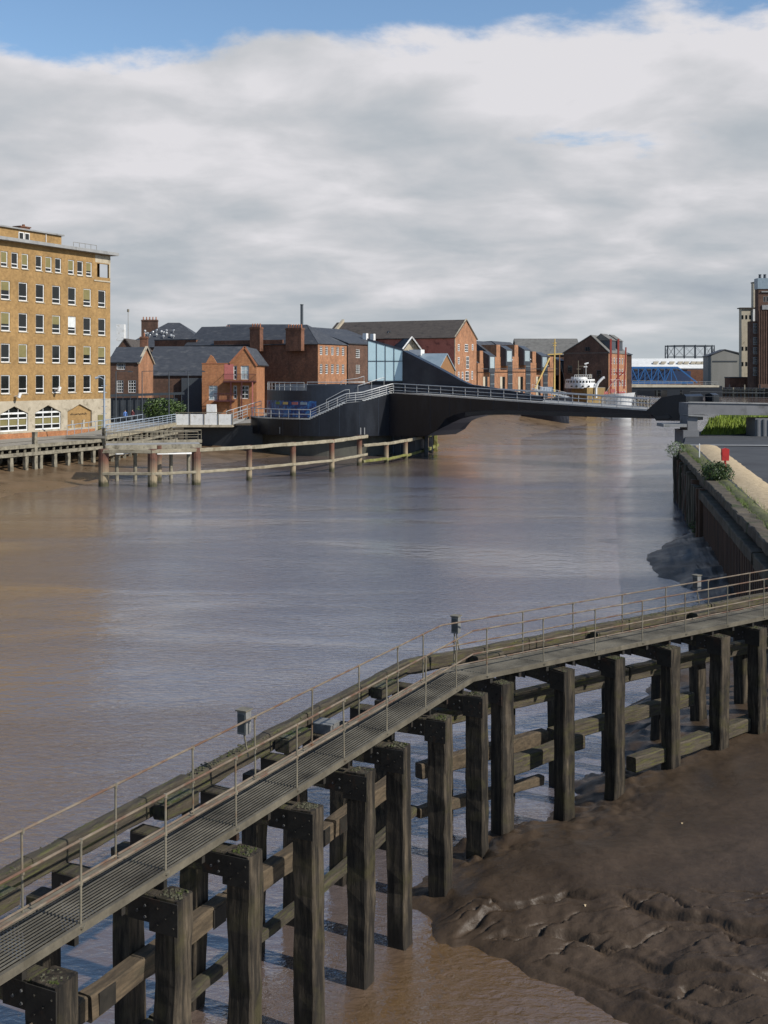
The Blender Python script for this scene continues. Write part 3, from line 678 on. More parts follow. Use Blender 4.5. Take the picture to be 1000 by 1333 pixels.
def block(name, label, cat, c, fd, sd, fw_, dep, z0, ze, zr, wall, roof, ridge='depth', hip=False, front=(), side=(), group=None, over=.25, t=.18, gablefront=None, coping=None):
    """c = the near corner (front-left seen from the river); front runs along fd, the near side wall along sd"""
    root = thing(name, label, cat, V(c.x, c.y, z0), None if group is None else group)
    nf = V(fd.y, -fd.x, 0);  nf = nf if nf.dot(-sd) > 0 else -nf       # outward normals
    ns = -fd
    c = V(c.x, c.y, 0)
    m = MB()
    hf = [(h[0], h[0]+h[2], h[1], h[1]+h[3]) for h in front]; hs = [(h[0], h[0]+h[2], h[1], h[1]+h[3]) for h in side]
    holes_wall(m, c, fd, fw_, z0, ze, hf, .14, nf, 0, 0)
    holes_wall(m, c, sd, dep, z0, ze, hs, .14, ns, 0, 0)
    m.poly([c+fd*fw_+Z*z0, c+fd*fw_+sd*dep+Z*z0, c+fd*fw_+sd*dep+Z*ze, c+fd*fw_+Z*ze]); m.poly([c+sd*dep+Z*z0, c+sd*dep+fd*fw_+Z*z0, c+sd*dep+fd*fw_+Z*ze, c+sd*dep+Z*ze])
    r = MB()
    def slab(a, b, cc, dd):     # quad in order, thickened upwards
        n = (b-a).cross(dd-a).normalized(); n = n if n.z > 0 else -n
        r.prism([a, b, cc, dd], n*t)
    if ridge == 'flat':
        r.obox(c - fd*over - sd*over + Z*ze, fd*(fw_+2*over), sd*(dep+2*over), Z*t)
    elif ridge == 'depth':
        A = c+fd*(fw_/2)+Z*zr; B = A+sd*dep
        sl = (zr-ze)/(fw_/2)
        if not hip: m.poly([c+Z*ze, c+fd*fw_+Z*ze, A]); m.poly([c+sd*dep+Z*ze, c+fd*fw_+sd*dep+Z*ze, B])
        h0 = sd*(fw_*.5 if hip else -over); h1 = sd*(over)
        e0 = c - fd*over + Z*(ze-over*sl); e1 = c + fd*(fw_+over) + Z*(ze-over*sl)
        if hip:
            slab(e0-sd*over, A+h0, B+h1, e0+sd*(dep+over)); slab(e1-sd*over, e1+sd*(dep+over), B+h1, A+h0); r.poly([e0-sd*over+Z*t, e1-sd*over+Z*t, A+h0+Z*t])
        else:
            slab(e0+h0, A+h0, B+h1, e0+sd*dep+h1); slab(e1+h0, e1+sd*dep+h1, B+h1, A+h0)
    else:
        A = c+sd*(dep/2)+Z*zr; B = A+fd*fw_; sl = (zr-ze)/(dep/2)
        if not hip: m.poly([c+Z*ze, c+sd*dep+Z*ze, A]); m.poly([c+fd*fw_+Z*ze, c+fd*fw_+sd*dep+Z*ze, B])
        e0 = c - sd*over + Z*(ze-over*sl); e1 = c + sd*(dep+over) + Z*(ze-over*sl); a0 = -fd*over; a1 = fd*(fw_+over)
        r0, r1 = (fd*dep*.42, fd*(fw_-dep*.42)) if hip else (a0, a1)
        slab(e0+a0, e0+a1, A+r1, A+r0); slab(e1+a0, A+r0, A+r1, e1+a1)
        if hip: r.poly([e0+a1+Z*t, e1+a1+Z*t, A+r1+Z*t]); r.poly([e0+a0+Z*t, e1+a0+Z*t, A+r0+Z*t])
    m.build('wall', M[wall], root)
    ro = r.build('roof', M[roof], root)
    for h in front: window(root, c+fd*h[0]+Z*h[1], fd, nf, h[2], h[3], -.1, *(h[4:] if len(h) > 4 else ((2,3),)))
    for h in side: window(root, c+sd*h[0]+Z*h[1], sd, ns, h[2], h[3], -.1, *(h[4:] if len(h) > 4 else ((2,3),)))
    return root, ro
def chimney(parent, p, u, w, dpt, z0, z1, pots, mat='redbrick', name='chimney', pot='terracotta'):
    v = V(-u.y, u.x, 0); m = MB()
    m.obox(p+Z*z0, u*w, v*dpt, Z*(z1-z0)); m.obox(p-u*.08-v*.08+Z*(z1-.35), u*(w+.16), v*(dpt+.16), Z*.2)
    ch = m.build(name, M[mat], parent)
    for i in range(pots):
        q = p+u*(w*(i+.5)/pots)+v*dpt/2+Z*z1; k = MB(); k.tube(q-Z*.02, q+Z*.62, .14, .11, 8); k.build('chimney_pot', M[pot], ch)
    return ch

# ---- the big buff brick office block on the left
OC = V(-32.6, 137.2, 0); fd = -RD; nf = V(.8969, -.4427, 0)
def ot(px): return on_line(OC, fd, px)
off = thing('office_block', 'tall buff brick office block with six rows of windows standing on the left quay', 'building', V(-32.6, 137.2, 3.2))
LEN = 46.0; holes = []; wins = []
rowsz = [8.0, 11.33, 14.66, 17.98]
R2 = random.Random(3)
for k in range(15):
    tc_ = 1.5 + 2.57*k
    for j, z in enumerate(rowsz):
        holes.append((tc_-.66, tc_+.66, z, z+2.0)); wins.append((tc_-.66, z, 1.32, 2.0, .5))
ctr = []
for g_ in range(7):
    base = ot(116) + g_*5.15
    for i in range(3): ctr.append(base + i*1.52)
for tc_ in ctr:
    if tc_ < LEN-1: holes.append((tc_-.5, tc_+.5, 21.45, 23.1)); wins.append((tc_-.5, 21.45, 1.0, 1.65, .42))
lg = (.25, 2.35, 21.5, 23.1)
ZT = 24.2
w = MB(); holes_wall(w, V(OC.x, OC.y, 0), fd, LEN, 7.2, ZT, holes + [lg], .2, nf)
# end wall and back
bk = RN*13; e0 = V(OC.x, OC.y, 0)
w.poly([e0+Z*3.2, e0+bk+Z*3.2, e0+bk+Z*21.5, e0+Z*21.5]); w.poly([e0+RN*1.6+Z*21.5, e0+bk+Z*21.5, e0+bk+Z*ZT, e0+RN*1.6+Z*ZT])
w.poly([e0+fd*LEN+Z*3.2, e0+fd*LEN+bk+Z*3.2, e0+fd*LEN+bk+Z*ZT, e0+fd*LEN+Z*ZT]); w.poly([e0+bk+Z*3.2, e0+bk+fd*LEN+Z*3.2, e0+bk+fd*LEN+Z*ZT, e0+bk+Z*ZT])
w.build('wall', M['office'], off)
w = MB(); w.obox(e0+nf*.03+fd*-.03+Z*20.98, fd*3.0, nf*.05, Z*.16); w.obox(e0+fd*-.02+nf*.01+Z*23.2, fd*2.7, -nf*.3, Z*.9); w.obox(e0+nf*.01+Z*21.5, fd*.22, -nf*.25, Z*1.7)
w.build('concrete_trim', M['concrete'], off)
# concrete base with gabled openings
ga = [5.4 + 5.15*k for k in range(8)]; zb, zt_ = 3.2, 7.2
w = MB(); P = lambda a, z, i=0: e0 + fd*a + Z*z + nf*(i+.06)
prev = 0.0
for gi, g_ in enumerate(ga):
    a, b = g_-2.05, g_+2.05
    w.poly([P(prev,zb), P(a,zb), P(a,zt_), P(prev,zt_)])
    if gi == 0:
        pass
    w.poly([P(a,5.85), P(g_,6.65), P(g_,zt_), P(a,zt_)]); w.poly([P(g_,6.65), P(b,5.85), P(b,zt_), P(g_,zt_)])
    w.poly([P(a,zb), P(b,zb), P(b,3.95), P(a,3.95)])
    for q0, q1 in (((a,3.95),(a,5.85)), ((a,5.85),(g_,6.65)), ((g_,6.65),(b,5.85)), ((b,5.85),(b,3.95)), ((b,3.95),(a,3.95))):
        w.poly([P(*q0), P(*q1), P(*q1,-.28), P(*q0,-.28)])
    prev = b
w.poly([P(prev,zb), P(LEN,zb), P(LEN,zt_), P(prev,zt_)]); w.poly([P(0,zt_), P(LEN,zt_), P(LEN,zt_,-.06), P(0,zt_,-.06)]); w.poly([P(0,zb), P(0,zt_), P(0,zt_,-.06), P(0,zb,-.06)])
w.build('concrete_base', M['concrete'], off)
for gi, g_ in enumerate(ga):
    a, b = g_-2.05, g_+2.05
    if gi == 0:
        w = MB(); w.poly([P(a,3.95,-.2), P(b,3.95,-.2), P(b,5.85,-.2), P(g_,6.65,-.2), P(a,5.85,-.2)]); w.build('brick_infill', M['office'], off)
        # dark lettering, a row of small raised strokes
        for side_ in (1,): 
            s = MB()
            x = 1.35
            while x > -1.35:
                hgt = R2.choice((.12,.16,.26,.14)); s.obox(P(g_+x,5.42,-.19), fd*-.07, nf*.03, Z*hgt)
                if R2.random() < .6: s.obox(P(g_+x,5.42+R2.choice((0,.07,.12)),-.19), fd*-.14, nf*.03, Z*.05)
                x -= .2
            s.build('sign_lettering', M['steelblack'], off)
        for k in (-1.0, .9):
            s = MB(); s.obox(P(g_+k,3.97,-.17), fd*.35, nf*.05, Z*.85); s.build('vent', M['concrete'], off)
    else:
        g0 = MB(); g0.poly([P(a,3.95,-.25), P(b,3.95,-.25), P(b,5.85,-.25), P(g_,6.65,-.25), P(a,5.85,-.25)])
        s = MB()
        def bb(a0, a1, z0, z1, i=-.2): s.obox(P(a0,z0,i), fd*(a1-a0), nf*.07, Z*(z1-z0))
        bb(a, b, 3.96, 4.12); bb(a, b, 5.78, 5.98); bb(a, b, 5.28, 5.42); bb(a, b, 4.5, 4.6)
        for x in (a, a+1.3, a+2.68, b-.12): bb(x, x+.12, 4.12, 5.78)
        for x in (a+1.32, a+2.7): bb(x, x+.06, 5.98, 6.3)
        fo = s.build('window', M['white'], off); g0.build('pane', M['glassdark'], fo)
        for x0 in (a+.14, a+1.44, a+2.82):
            s = MB(); s.obox(P(x0,4.62,-.235), fd*1.12, nf*.02, Z*.64); s.build('blind', M['blind'], fo)
w = MB(); w.obox(P(1.3,3.2,.0), fd*1.0, nf*.05, Z*2.1); w.build('door', M['blind'], off)
w = MB(); w.obox(P(2.9,3.2,.02), fd*(LEN-3), nf*.12, Z*.55); w.build('brick_plinth', M['orange'], off)
for (a, z, ww, h, tr) in wins:
    rr = R2.random(); bl = None; gm = 'glassdark'
    if rr < .42: bl = 'blind'
    if z < 21 and abs(a+.66-(1.5+2.57*2)) < .1 and 14 < z < 15: bl = 'blindw'
    if a > 31: continue
    window(off, e0+fd*(a+ww)+Z*z, -fd, nf, ww, h, -.13, (1,1), .1, 'white', gm, bl, R2.choice((.5,.7,.62)) if bl else 0, tr*1.0)
for (a, z, ww, h, tr) in [q for q in wins if q[0] < 31]: pass
s = MB()
for (a, z, ww, h, tr) in [q for q in wins if q[0] < 31]: s.obox(e0+fd*(a-.05)+nf*-.02+Z*(z-.09), fd*(ww+.1), nf*.11, Z*.085)
s.build('window_sills', M['concrete'], off)
w = MB(); w.obox(e0-fd*.7+nf*.75+Z*ZT, fd*(LEN+1), -nf*14.5, Z*.28); w.obox(e0-fd*.65+nf*.7+Z*(ZT+.28), fd*(LEN+.9), -nf*14.4, Z*.07)
ro = w.build('roof', M['greyconc'], off)
# roof-top plant room
a0 = on_line(e0+RN*3, fd, 80); pr = e0+RN*3+fd*a0
w = MB(); w.obox(pr+Z*(ZT+.35), fd*12, RN*7, Z*1.6); ph = w.build('plant_room', M['office'], off)
w = MB(); w.obox(pr-fd*.25-RN*.25+Z*(ZT+1.95), fd*12.5, RN*7.5, Z*.16); w.build('plant_room_roof', M['greyconc'], ph)
for k in (5.2, 6.1): window(ph, pr+fd*(k+.8)+Z*(ZT+.8), -fd, nf, .8, .9, .01, (1,1), .1)
w = MB(); w.tube(pr+fd*2.6+nf*.06+Z*(ZT+.4), pr+fd*2.6+nf*.06+Z*(ZT+1.9), .05, .05, 6); w.build('drain_pipe', M['white'], ph)
w = MB(); q = pr+fd*3.5+RN*1.5-Z*1.15; w.obox(q+Z*(ZT+3.2), fd*1.5, RN*1.0, Z*.5); w.obox(q-fd*.1-RN*.1+Z*(ZT+3.7), fd*1.7, RN*1.2, Z*.12); w.tube(q+fd*.5+RN*.5+Z*(ZT+3.8), q+fd*.5+RN*.5+Z*(ZT+4.1), .2, .16, 8); w.build('roof_vent', M['redbrick'], ph)
s = MB()
for k in range(5): q = e0+fd*(1.5+k)+RN*.8+Z*(ZT+.35); s.tube(q, q+Z*.75, .025, .025, 5)
s.tube(e0+fd*1.5+RN*.8+Z*(ZT+1.1), e0+fd*5.5+RN*.8+Z*(ZT+1.1), .025, .025, 5); s.build('roof_rail', M['galv'], off)
for px, zc in ((70,8.3),(18,7.7)):
    s = MB(); a = ot(px); q = e0+fd*a+nf*.1+Z*zc; s.tube(q, q+nf*.6+Z*.1, .05, .05, 6); s.tube(q+nf*.6+Z*-.15, q+nf*.6+Z*.35-fd*.2, .16, .2, 8); s.build('security_camera', M['white'], off)
# lamp column at the corner of the quay
lp = thing('tall_mast', 'thin grey ladder mast at the right hand corner of the office quay', 'mast', V(-30.2, 124, 3))
s = MB(); b0 = V(-30.0, 123.5, 2.6); s.tube(b0, b0+Z*6.9, .14, .09, 8); s.build('pole', M['bluegrey'], lp)
s = MB()
for k in range(8): s.beam(b0+V(-.3,0,1+k*.75), b0+V(.3,0,1+k*.75), .05, .05)
s.build('step_rungs', M['bluegrey'], lp)
s = MB(); s.tube(b0+Z*6.9, b0+Z*7.2+V(-.55,0,0), .05); s.tube(b0+Z*7.2+V(-.55,0,-.05), b0+Z*7.15+V(-.95,0,-.1), .1, .14, 8); s.build('lamp_head', M['bluegrey'], lp)

# ---- timber promenade along the office quay
def polyl(P, t):
    L = [0]
    for a, b in zip(P[:-1], P[1:]): L.append(L[-1]+(Vector(b)-Vector(a)).length)
    t = max(0, min(L[-1]-1e-4, t))
    for i in range(len(P)-1):
        if t <= L[i+1]: return Vector(P[i]).lerp(Vector(P[i+1]), (t-L[i])/(L[i+1]-L[i])), (Vector(P[i+1])-Vector(P[i])).normalized()
PE = [V(-47,86,0), V(-40.5,98,0), V(-36.3,108.5,0), V(-32.6,116,0), V(-29.8,122.2,0)]
LP = sum((b-a).length for a, b in zip(PE[:-1], PE[1:]))
pm = thing('timber_promenade', 'low timber promenade on pale piles along the foot of the office block', 'promenade', V(-33, 116, 2))
s = MB(); 
for a, b in zip(PE[:-1], PE[1:]): s.poly([a+Z*3.16, b+Z*3.16, b+V(-8,4,3.16), a+V(-8,4,3.16)]); s.poly([a+Z*2.95, b+Z*2.95, b+Z*3.16, a+Z*3.16])
s.build('deck', M['paving'], pm)
for zc, hh, ww, off_, mt in ((3.06,.34,.3,.02,'jettytimber'), (2.32,.34,.3,.1,'jettytimber')):
    for i, (a, b) in enumerate(zip(PE[:-1], PE[1:])):
        nn = V((b-a).y, -(b-a).x, 0).normalized(); s = MB(); s.beam(a+nn*off_+Z*zc, b+nn*off_+Z*zc, ww, hh); s.build('edge_beam', M[mt], pm)
t = .5; i = 0
while t < LP:
    p, d = polyl(PE, t); nn = V(d.y, -d.x, 0)
    s = MB(); s.beam(p-nn*.1+Z*2.5, p-nn*.1+Z*2.9, .18, .18); s.build('spacer_block', M['jettytimber'], pm)
    if i % 2 == 0:
        s = MB(); s.timber(p-nn*.02-Z*.5, p-nn*.02+Z*2.2, .4, .4, 0, d, .02, .5, .03, i); s.build('pile', M['jettytimber'], pm)
        s = MB(); s.timber(p-nn*3.4-Z*.5, p-nn*3.4+Z*2.2, .4, .4, 0, d, .02, .8, .03, i); s.build('pile', M['jettytimber'], pm)
    t += 1.0; i += 1
s = MB()
for a, b in zip(PE[:-1], PE[1:]):
    nn = V((b-a).y, -(b-a).x, 0).normalized(); s.poly([a-nn*4.2+Z*-1, b-nn*4.2+Z*-1, b-nn*4.2+Z*3.1, a-nn*4.2+Z*3.1])
s.build('under_deck_dark', M['steelblack'], pm)  # black sheet paints in the darkness under the promenade deck
for px, py in ((42,0),(133,0)):
    t = on_line(PE[1] if px < 60 else PE[3], (PE[2]-PE[1]).normalized() if px < 60 else (PE[4]-PE[3]).normalized(), px)
    q = (PE[1]+(PE[2]-PE[1]).normalized()*t) if px < 60 else (PE[3]+(PE[4]-PE[3]).normalized()*t)
    s = MB(); s.timber(q+V(.3,-.15,-.3), q+V(.3,-.15,4.4), .42, .42, 0, RD, .02, .5, .03, px); s.build('fender_post', M['jettytimber'], pm)

# ---- smaller buildings behind, left to right
X_, mX = V(1,0,0), V(-1,0,0); Yd = V(0,1,0)
def W_(p, d, px, zt, zb_, ww, **k): pass
def fpos(c, d, px): return on_line(c, d, px)
# brown gabled building far left
c = dp(146, 0, 205); c = V(c.x, c.y, 0)
r_, _ = block('gabled_warehouse', 'dark brown brick gable rising just right of the office block', 'building', V(c.x,205,0), X_, Yd, 4.6, 16, 3.2, 13.2, 16.4, 'darkbrick', 'slatebrown')
s = MB(); s.box(c.x-.2, c.x+1.2, 209, 210.5, 16.2, 19.2); s.build('roof_vent', M['white'], r_)
s = MB(); s.tube(V(c.x+2.4,207,14), V(c.x+2.4,207,21.3), .06, .04, 6); s.tube(V(c.x+2.4,207,21.3), V(c.x+2.4,207,21.8), .2, .2, 8); s.build('aerial_mast', M['galv'], r_)
# big dark slate roof with aerials
cY = 235; x0 = dp(160,0,cY).x; x1 = dp(272,0,cY).x
r_, ro = block('slate_roofed_hall', 'broad dark slate hipped roof dotted with white dish aerials, left background', 'building', V(x0,cY,0), X_, Yd, x1-x0, 18, 3.2, zz(452,cY), zz(421,244), 'darkbrick', 'slate', 'along', True)
ch = chimney(r_, V(dp(184,0,246).x,246,0), X_, 3.4, 1.0, 17, zz(416,246), 5, 'darkbrick')
s = MB(); sl = (zz(421,244)-zz(452,cY))/9
for px in (189,192,195,199,204,210,213,217,223,226):
    for k in range(R.choice((1,2))):
        yy = cY+R.uniform(2.6,5.2); q = V(dp(px,0,yy).x, yy, zz(452,cY)+sl*(yy-cY)+.3); s.tube(q, q+Z*.5, .04, .04, 5)
        nq = V(R.uniform(-.6,.6),-.5,.5).normalized(); s.tube(q+Z*.5, q+Z*.5+nq*.1, .27, .2, 10); s.build('dish_aerial', M['stainless'], r_); s = MB()
# hip end cut: a lower wing continuing the roof to the right
x2 = dp(268,0,cY).x
# small brick house on the left
x0 = dp(143,0,172).x; x1 = dp(180,0,172).x
def fw(px0, px1, pyt, pyb, Y, x0_, bars=(3,4)): a = dp(px0,0,Y).x-x0_; b = dp(px1,0,Y).x-x0_; return (a, zz(pyb,Y), b-a, zz(pyt,Y)-zz(pyb,Y), bars)
r_, _ = block('brick_house', 'small dark brick house with white sash windows right of the office block', 'house', V(x0,172,0), X_, Yd, x1-x0, 11, 3.2, zz(472,172), zz(453,177), 'darkbrick', 'slate', 'along',
    front=[fw(152,163,472.5,481,172,x0,(4,2)), fw(152,160.5,495,511,172,x0), fw(167,177,495,511,172,x0)])
s = MB(); s.poly([V(x1+.02,172,3.3), V(x1+.02,183,3.3), V(x1+.02,183,zz(472,172)), V(x1+.02,177.5,zz(453,177)-.1), V(x1+.02,172,zz(472,172))]); s.build('gable_end_wall', M['litbrick'], r_)  # brighter brick puts sunlight into the gable's colour
s = MB(); A = V(x1+.05,177.5,zz(453,177)+.12); s.beam(V(x1+.1,171.7,zz(473,172)), A+V(.05,0,.1), .35, .2); s.beam(A+V(.05,0,.1), V(x1+.1,183.3,zz(473,172)), .35, .2); s.build('gable_coping', M['concrete'], r_)
chimney(r_, V(dp(182,0,186).x,186,0), X_, 1.2, .9, 13, zz(438,186), 1)
# long dark slate roofed shed
x0 = dp(188,0,192).x; x1 = dp(312,0,192).x
r_, _ = block('long_slate_shed', 'long low shed with a grey slate roof between the brick house and the orange house', 'shed', V(x0,192,0), X_, Yd, x1-x0, 20, 3.2, zz(489,192), zz(452,202), 'darkbrick', 'slate', 'along')
s = MB(); s.box(dp(236,0,191).x, dp(262,0,191).x, 191.2, 191.9, 3.3, zz(492,191)); s.build('render_panel', M['gas'], r_)
# orange house with balconies
Y5 = 178; xa = dp(263,0,Y5).x; xb = dp(300,0,Y5).x; xc = dp(334,0,Y5).x
ho = thing('balcony_house', 'bright orange brick house with maroon balconies beside the black bridge drum', 'house', V(xa,Y5,3.2))
s = MB(); hl = [(dp(272,0,Y5).x-xa, dp(283,0,Y5).x-xa, zz(521,Y5), zz(502,Y5)), (dp(304,0,Y5).x-xa, dp(308.5,0,Y5).x-xa, zz(494,Y5), zz(476,Y5)), (dp(313.5,0,Y5).x-xa, dp(324,0,Y5).x-xa, zz(494,Y5), zz(476,Y5)), (dp(313.5,0,Y5).x-xa, dp(324,0,Y5).x-xa, zz(519,Y5), zz(502,Y5)), (dp(304,0,Y5).x-xa, dp(308.5,0,Y5).x-xa, zz(519,Y5), zz(502,Y5))]
ztop = zz(473.5,Y5)
holes_wall(s, V(xa,Y5,0), X_, xc-xa, 3.2, ztop, hl, .2, V(0,-1,0))
s.poly([V(xb,Y5,ztop), V(xc,Y5,ztop), V(xc,Y5,zz(479,Y5)+.8), V((xb+xc)/2+.2,Y5,zz(452.5,Y5))]); gx = dp(275,0,Y5).x
s.prism([V(gx-.9,Y5,ztop), V(gx+.9,Y5,ztop), V(gx+.25,Y5,zz(464,Y5)), V(gx-.1,Y5,zz(462,Y5))], V(0,.5,0))
s.poly([V(xa,Y5,3.2), V(xa,Y5+12,3.2), V(xa,Y5+12,ztop), V(xa,Y5,ztop)]); s.poly([V(xc,Y5,3.2), V(xc,Y5+12,3.2), V(xc,Y5+12,ztop), V(xc,Y5,ztop)])
s.build('wall', M['orange'], ho)
s = MB(); xm = (xb+xc)/2+.2; zr = zz(452.5,Y5)
s.prism([V(xb-.2,Y5-.1,ztop-.1), V(xm,Y5-.1,zr), V(xm,Y5+16,zr), V(xb-.2,Y5+16,ztop-.1)], V(-.08,0,.14)); s.prism([V(xc+.25,Y5-.1,ztop-.3), V(xm,Y5-.1,zr), V(xm,Y5+16,zr), V(xc+.25,Y5+16,ztop-.3)], V(.08,0,.14)); s.poly([V(xa,Y5+.4,ztop-.4), V(xb,Y5+.4,ztop-.4), V(xb,Y5+12,ztop-.4), V(xa,Y5+12,ztop-.4)])
s.build('roof', M['slate'], ho)
s = MB(); s.beam(V(xb-.1,Y5-.06,ztop+.05), V(xm,Y5-.06,zr+.12), .3, .16, up=V(0,1,0)); s.beam(V(xm,Y5-.06,zr+.12), V(xc+.1,Y5-.06,ztop-.35), .3, .16, up=V(0,1,0)); s.box(xa-.05, xb-.15, Y5-.06, Y5+.25, ztop, ztop+.12); s.build('coping', M['terracotta'], ho)
for i, (a, b, z0_, z1_) in enumerate(hl):
    window(ho, V(xa+a,Y5,z0_), X_, V(0,-1,0), b-a, z1_-z0_, -.14, (2 if b-a > .9 else 1,3), .1, 'white', 'glasslit' if i in (0,2) else 'glassdark', None, 0, None, 'french_window')
def balcony(x0, x1, z, d=1.3):
    b = MB(); b.box(x0, x1, Y5-d, Y5-.02, z-.18, z); bo = b.build('balcony', M['balcony'], ho)
    r = MB(); n = int((x1-x0)/.16)
    for k in range(n+1): r.tube(V(x0+(x1-x0)*k/n,Y5-d+.05,z), V(x0+(x1-x0)*k/n,Y5-d+.05,z+1.05), .018, .018, 4)
    for x in (x0+.03, x1-.03): r.beam(V(x,Y5-d+.05,z+1.07), V(x,Y5-.05,z+1.07), .06, .06)
    r.beam(V(x0,Y5-d+.05,z+1.07), V(x1,Y5-d+.05,z+1.07), .07, .07); r.beam(V(x0,Y5-d+.05,z+.12), V(x1,Y5-d+.05,z+.12), .05, .05); r.build('balustrade', M['balcony'], bo)
balcony(dp(292,0,Y5).x, dp(334,0,Y5).x, zz(496,Y5)); balcony(dp(280,0,Y5).x, dp(306,0,Y5).x, zz(521,Y5))
for px in (302,316,330):
    s = MB(); x = dp(px,0,Y5).x; s.beam(V(x,Y5-1.2,zz(545,Y5)), V(x,Y5-1.2,zz(496,Y5)-.2), .16, .16); s.build('balcony_post', M['pink'] if px > 320 else M['balcony'], ho)
s = MB(); s.box(dp(292,0,Y5).x, dp(304,0,Y5).x, Y5-.03, Y5, zz(494,Y5), zz(474,Y5)); s.build('faded_panel', M['pink'], ho)
s = MB(); s.box(dp(271,0,Y5).x, dp(283,0,Y5).x, Y5-1.6, Y5-.5, 3.25, zz(526,Y5)); s.build('white_cabinet', M['white'], ho)

# Georgian brick range with its long side wall
c7 = V(-11.5, 200, 0)
def fr(c, d, pxs, z0_, z1_, wd, bars=(2,4)): return [(on_line(c, d, p)-wd/2, z0_, wd, z1_-z0_, bars) for p in pxs]
g7, ro = block('georgian_house', 'old brick range with hipped slate roof and sunlit five bay front behind the drum', 'building', c7, RD, RN, 10.6, 27.8, 3.2, 15.4, 18.9, 'redbrick', 'slate', 'depth', True,
    front=fr(c7, RD, (418,425.3,432.7,439.6,446.6), 13.5, 15.0, .95) + fr(c7, RD, (418,425.3,432.7,439.6,446.6), 10.2, 11.9, .95))
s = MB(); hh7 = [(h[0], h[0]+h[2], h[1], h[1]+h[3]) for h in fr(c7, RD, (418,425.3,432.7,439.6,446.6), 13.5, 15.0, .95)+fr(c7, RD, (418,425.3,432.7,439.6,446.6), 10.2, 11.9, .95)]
holes_wall(s, c7+nf*.03, RD, 10.58, 3.3, 15.3, hh7, .03, nf); s.build('sunlit_front', M['litbrick'], g7)  # brighter brick skin paints sunlight onto the front
for h in hh7: pass
# parapet and stacks on the side wall
q = c7 - RD*.02
s = MB(); s.obox(q+RN*7+Z*15.3-RD*.25, RN*14.5, RD*.4, Z*.9); s.build('parapet', M['redbrick'], g7)
for px, wpx, zt, pots in ((331,13,422,4),(377.5,20,423,6)):
    t = on_line(c7, RN, px); t2_ = on_line(c7, RN, px+wpx); p = c7+RN*t2_-RD*.35
    chimney(g7, p, RN, t-t2_, 1.1, 14.2, zz(zt, p.y)-.5, pots)
t = on_line(c7, RN, 242)
w6, _ = block('long_garden_range', 'long dull red brick range left of the tall chimneys, above the orange house', 'building', c7+RN*26+RD*.6, RD, RN, 9, 9.5, 3.2, zz(441,212)-.2, zz(441,212)+.1, 'redbrick', 'slate', 'flat', over=.05)
# slate roofs and hipped yellow gabled roof behind the chimneys
x0 = dp(290,0,262).x; x1 = dp(372,0,262).x
b_, _ = block('hipped_slate_building', 'low slate roof with a cream gable behind the two tall brick chimneys', 'building', V(x0,262,0), X_, Yd, x1-x0, 20, 3.2, zz(444,262), zz(423,272), 'cream', 'slate', 'along')
chimney(b_, V(dp(293.5,0,268).x,268,0), X_, 1.1, .9, 17, zz(427,268), 2)
# black chimney stack
st = thing('flue_stack', 'tall thin dark flue rising behind the brick chimneys', 'chimney', V(dp(393,0,330).x,330,3.2))
s = MB(); X = dp(393,0,330).x; s.tube(V(X,330,3.2), V(X,330,zz(397,330)), .42, .42, 12); s.tube(V(X,330,zz(397,330)), V(X,330,zz(396,330)), .5, .5, 12); s.build('flue', M['gas'], st)
# darker range right of the georgian house
c8 = dp(453,0,216); c8 = V(c8.x, 216, 0)
fr8 = fr(c8, RD, (466,), zz(466,221), zz(455,221), 1.7, (3,4)) + fr(c8, RD, (466,), zz(486,221), zz(475,221), 1.7, (3,4))
g8, _ = block('dark_brick_range', 'shaded brick range with two white windows between the sunlit front and the glass box', 'building', c8, RD, RN, 16, 18, 3.2, zz(448,220), zz(428.5,228), 'darkbrick', 'slate', 'along', front=fr8)  # shade beside the sunlit front is put into the darker brick colour
s = MB()
for k in (11.8, 15.0):
    p = c8+RD*k+RN*2.2; s.obox(p+Z*zz(442,226), RD*.9, RN*.8, Z*1.3)
s.build('rooflight', M['white'], g8)
c8b = dp(499,0,233); c8b = V(c8b.x,233,0)
block('small_brick_gable', 'narrow dark brick gable with one white window just above the glass box', 'building', c8b, V(.96,.28,0), V(-.28,.96,0), 2.6, 10, 3.2, zz(444,233), zz(431,233), 'redbrick', 'slate', front=[(.9, zz(447,233), .9, 1.4, (2,3))])
c9 = dp(512,0,238); c9 = V(c9.x,238,0)
g9, _ = block('tan_brick_gable', 'tan brick gable with a stone coping, left of the salmon warehouse', 'building', c9, V(.96,.28,0), V(-.28,.96,0), 5.6, 12, 3.2, zz(444,238), zz(424.5,238), 'litbrick', 'slate', over=.3)
s = MB(); a = c9+V(0,-.1,zz(444,238)+.2); bb_ = c9+V(.96,.28,0)*2.8+V(0,-.1,zz(424.5,238)+.35); e_ = c9+V(.96,.28,0)*5.6+V(0,-.1,zz(444,238)+.2); s.beam(a, bb_, .3, .22, up=V(0,1,0)); s.beam(bb_, e_, .3, .22, up=V(0,1,0)); s.build('gable_coping', M['concrete'], g9)
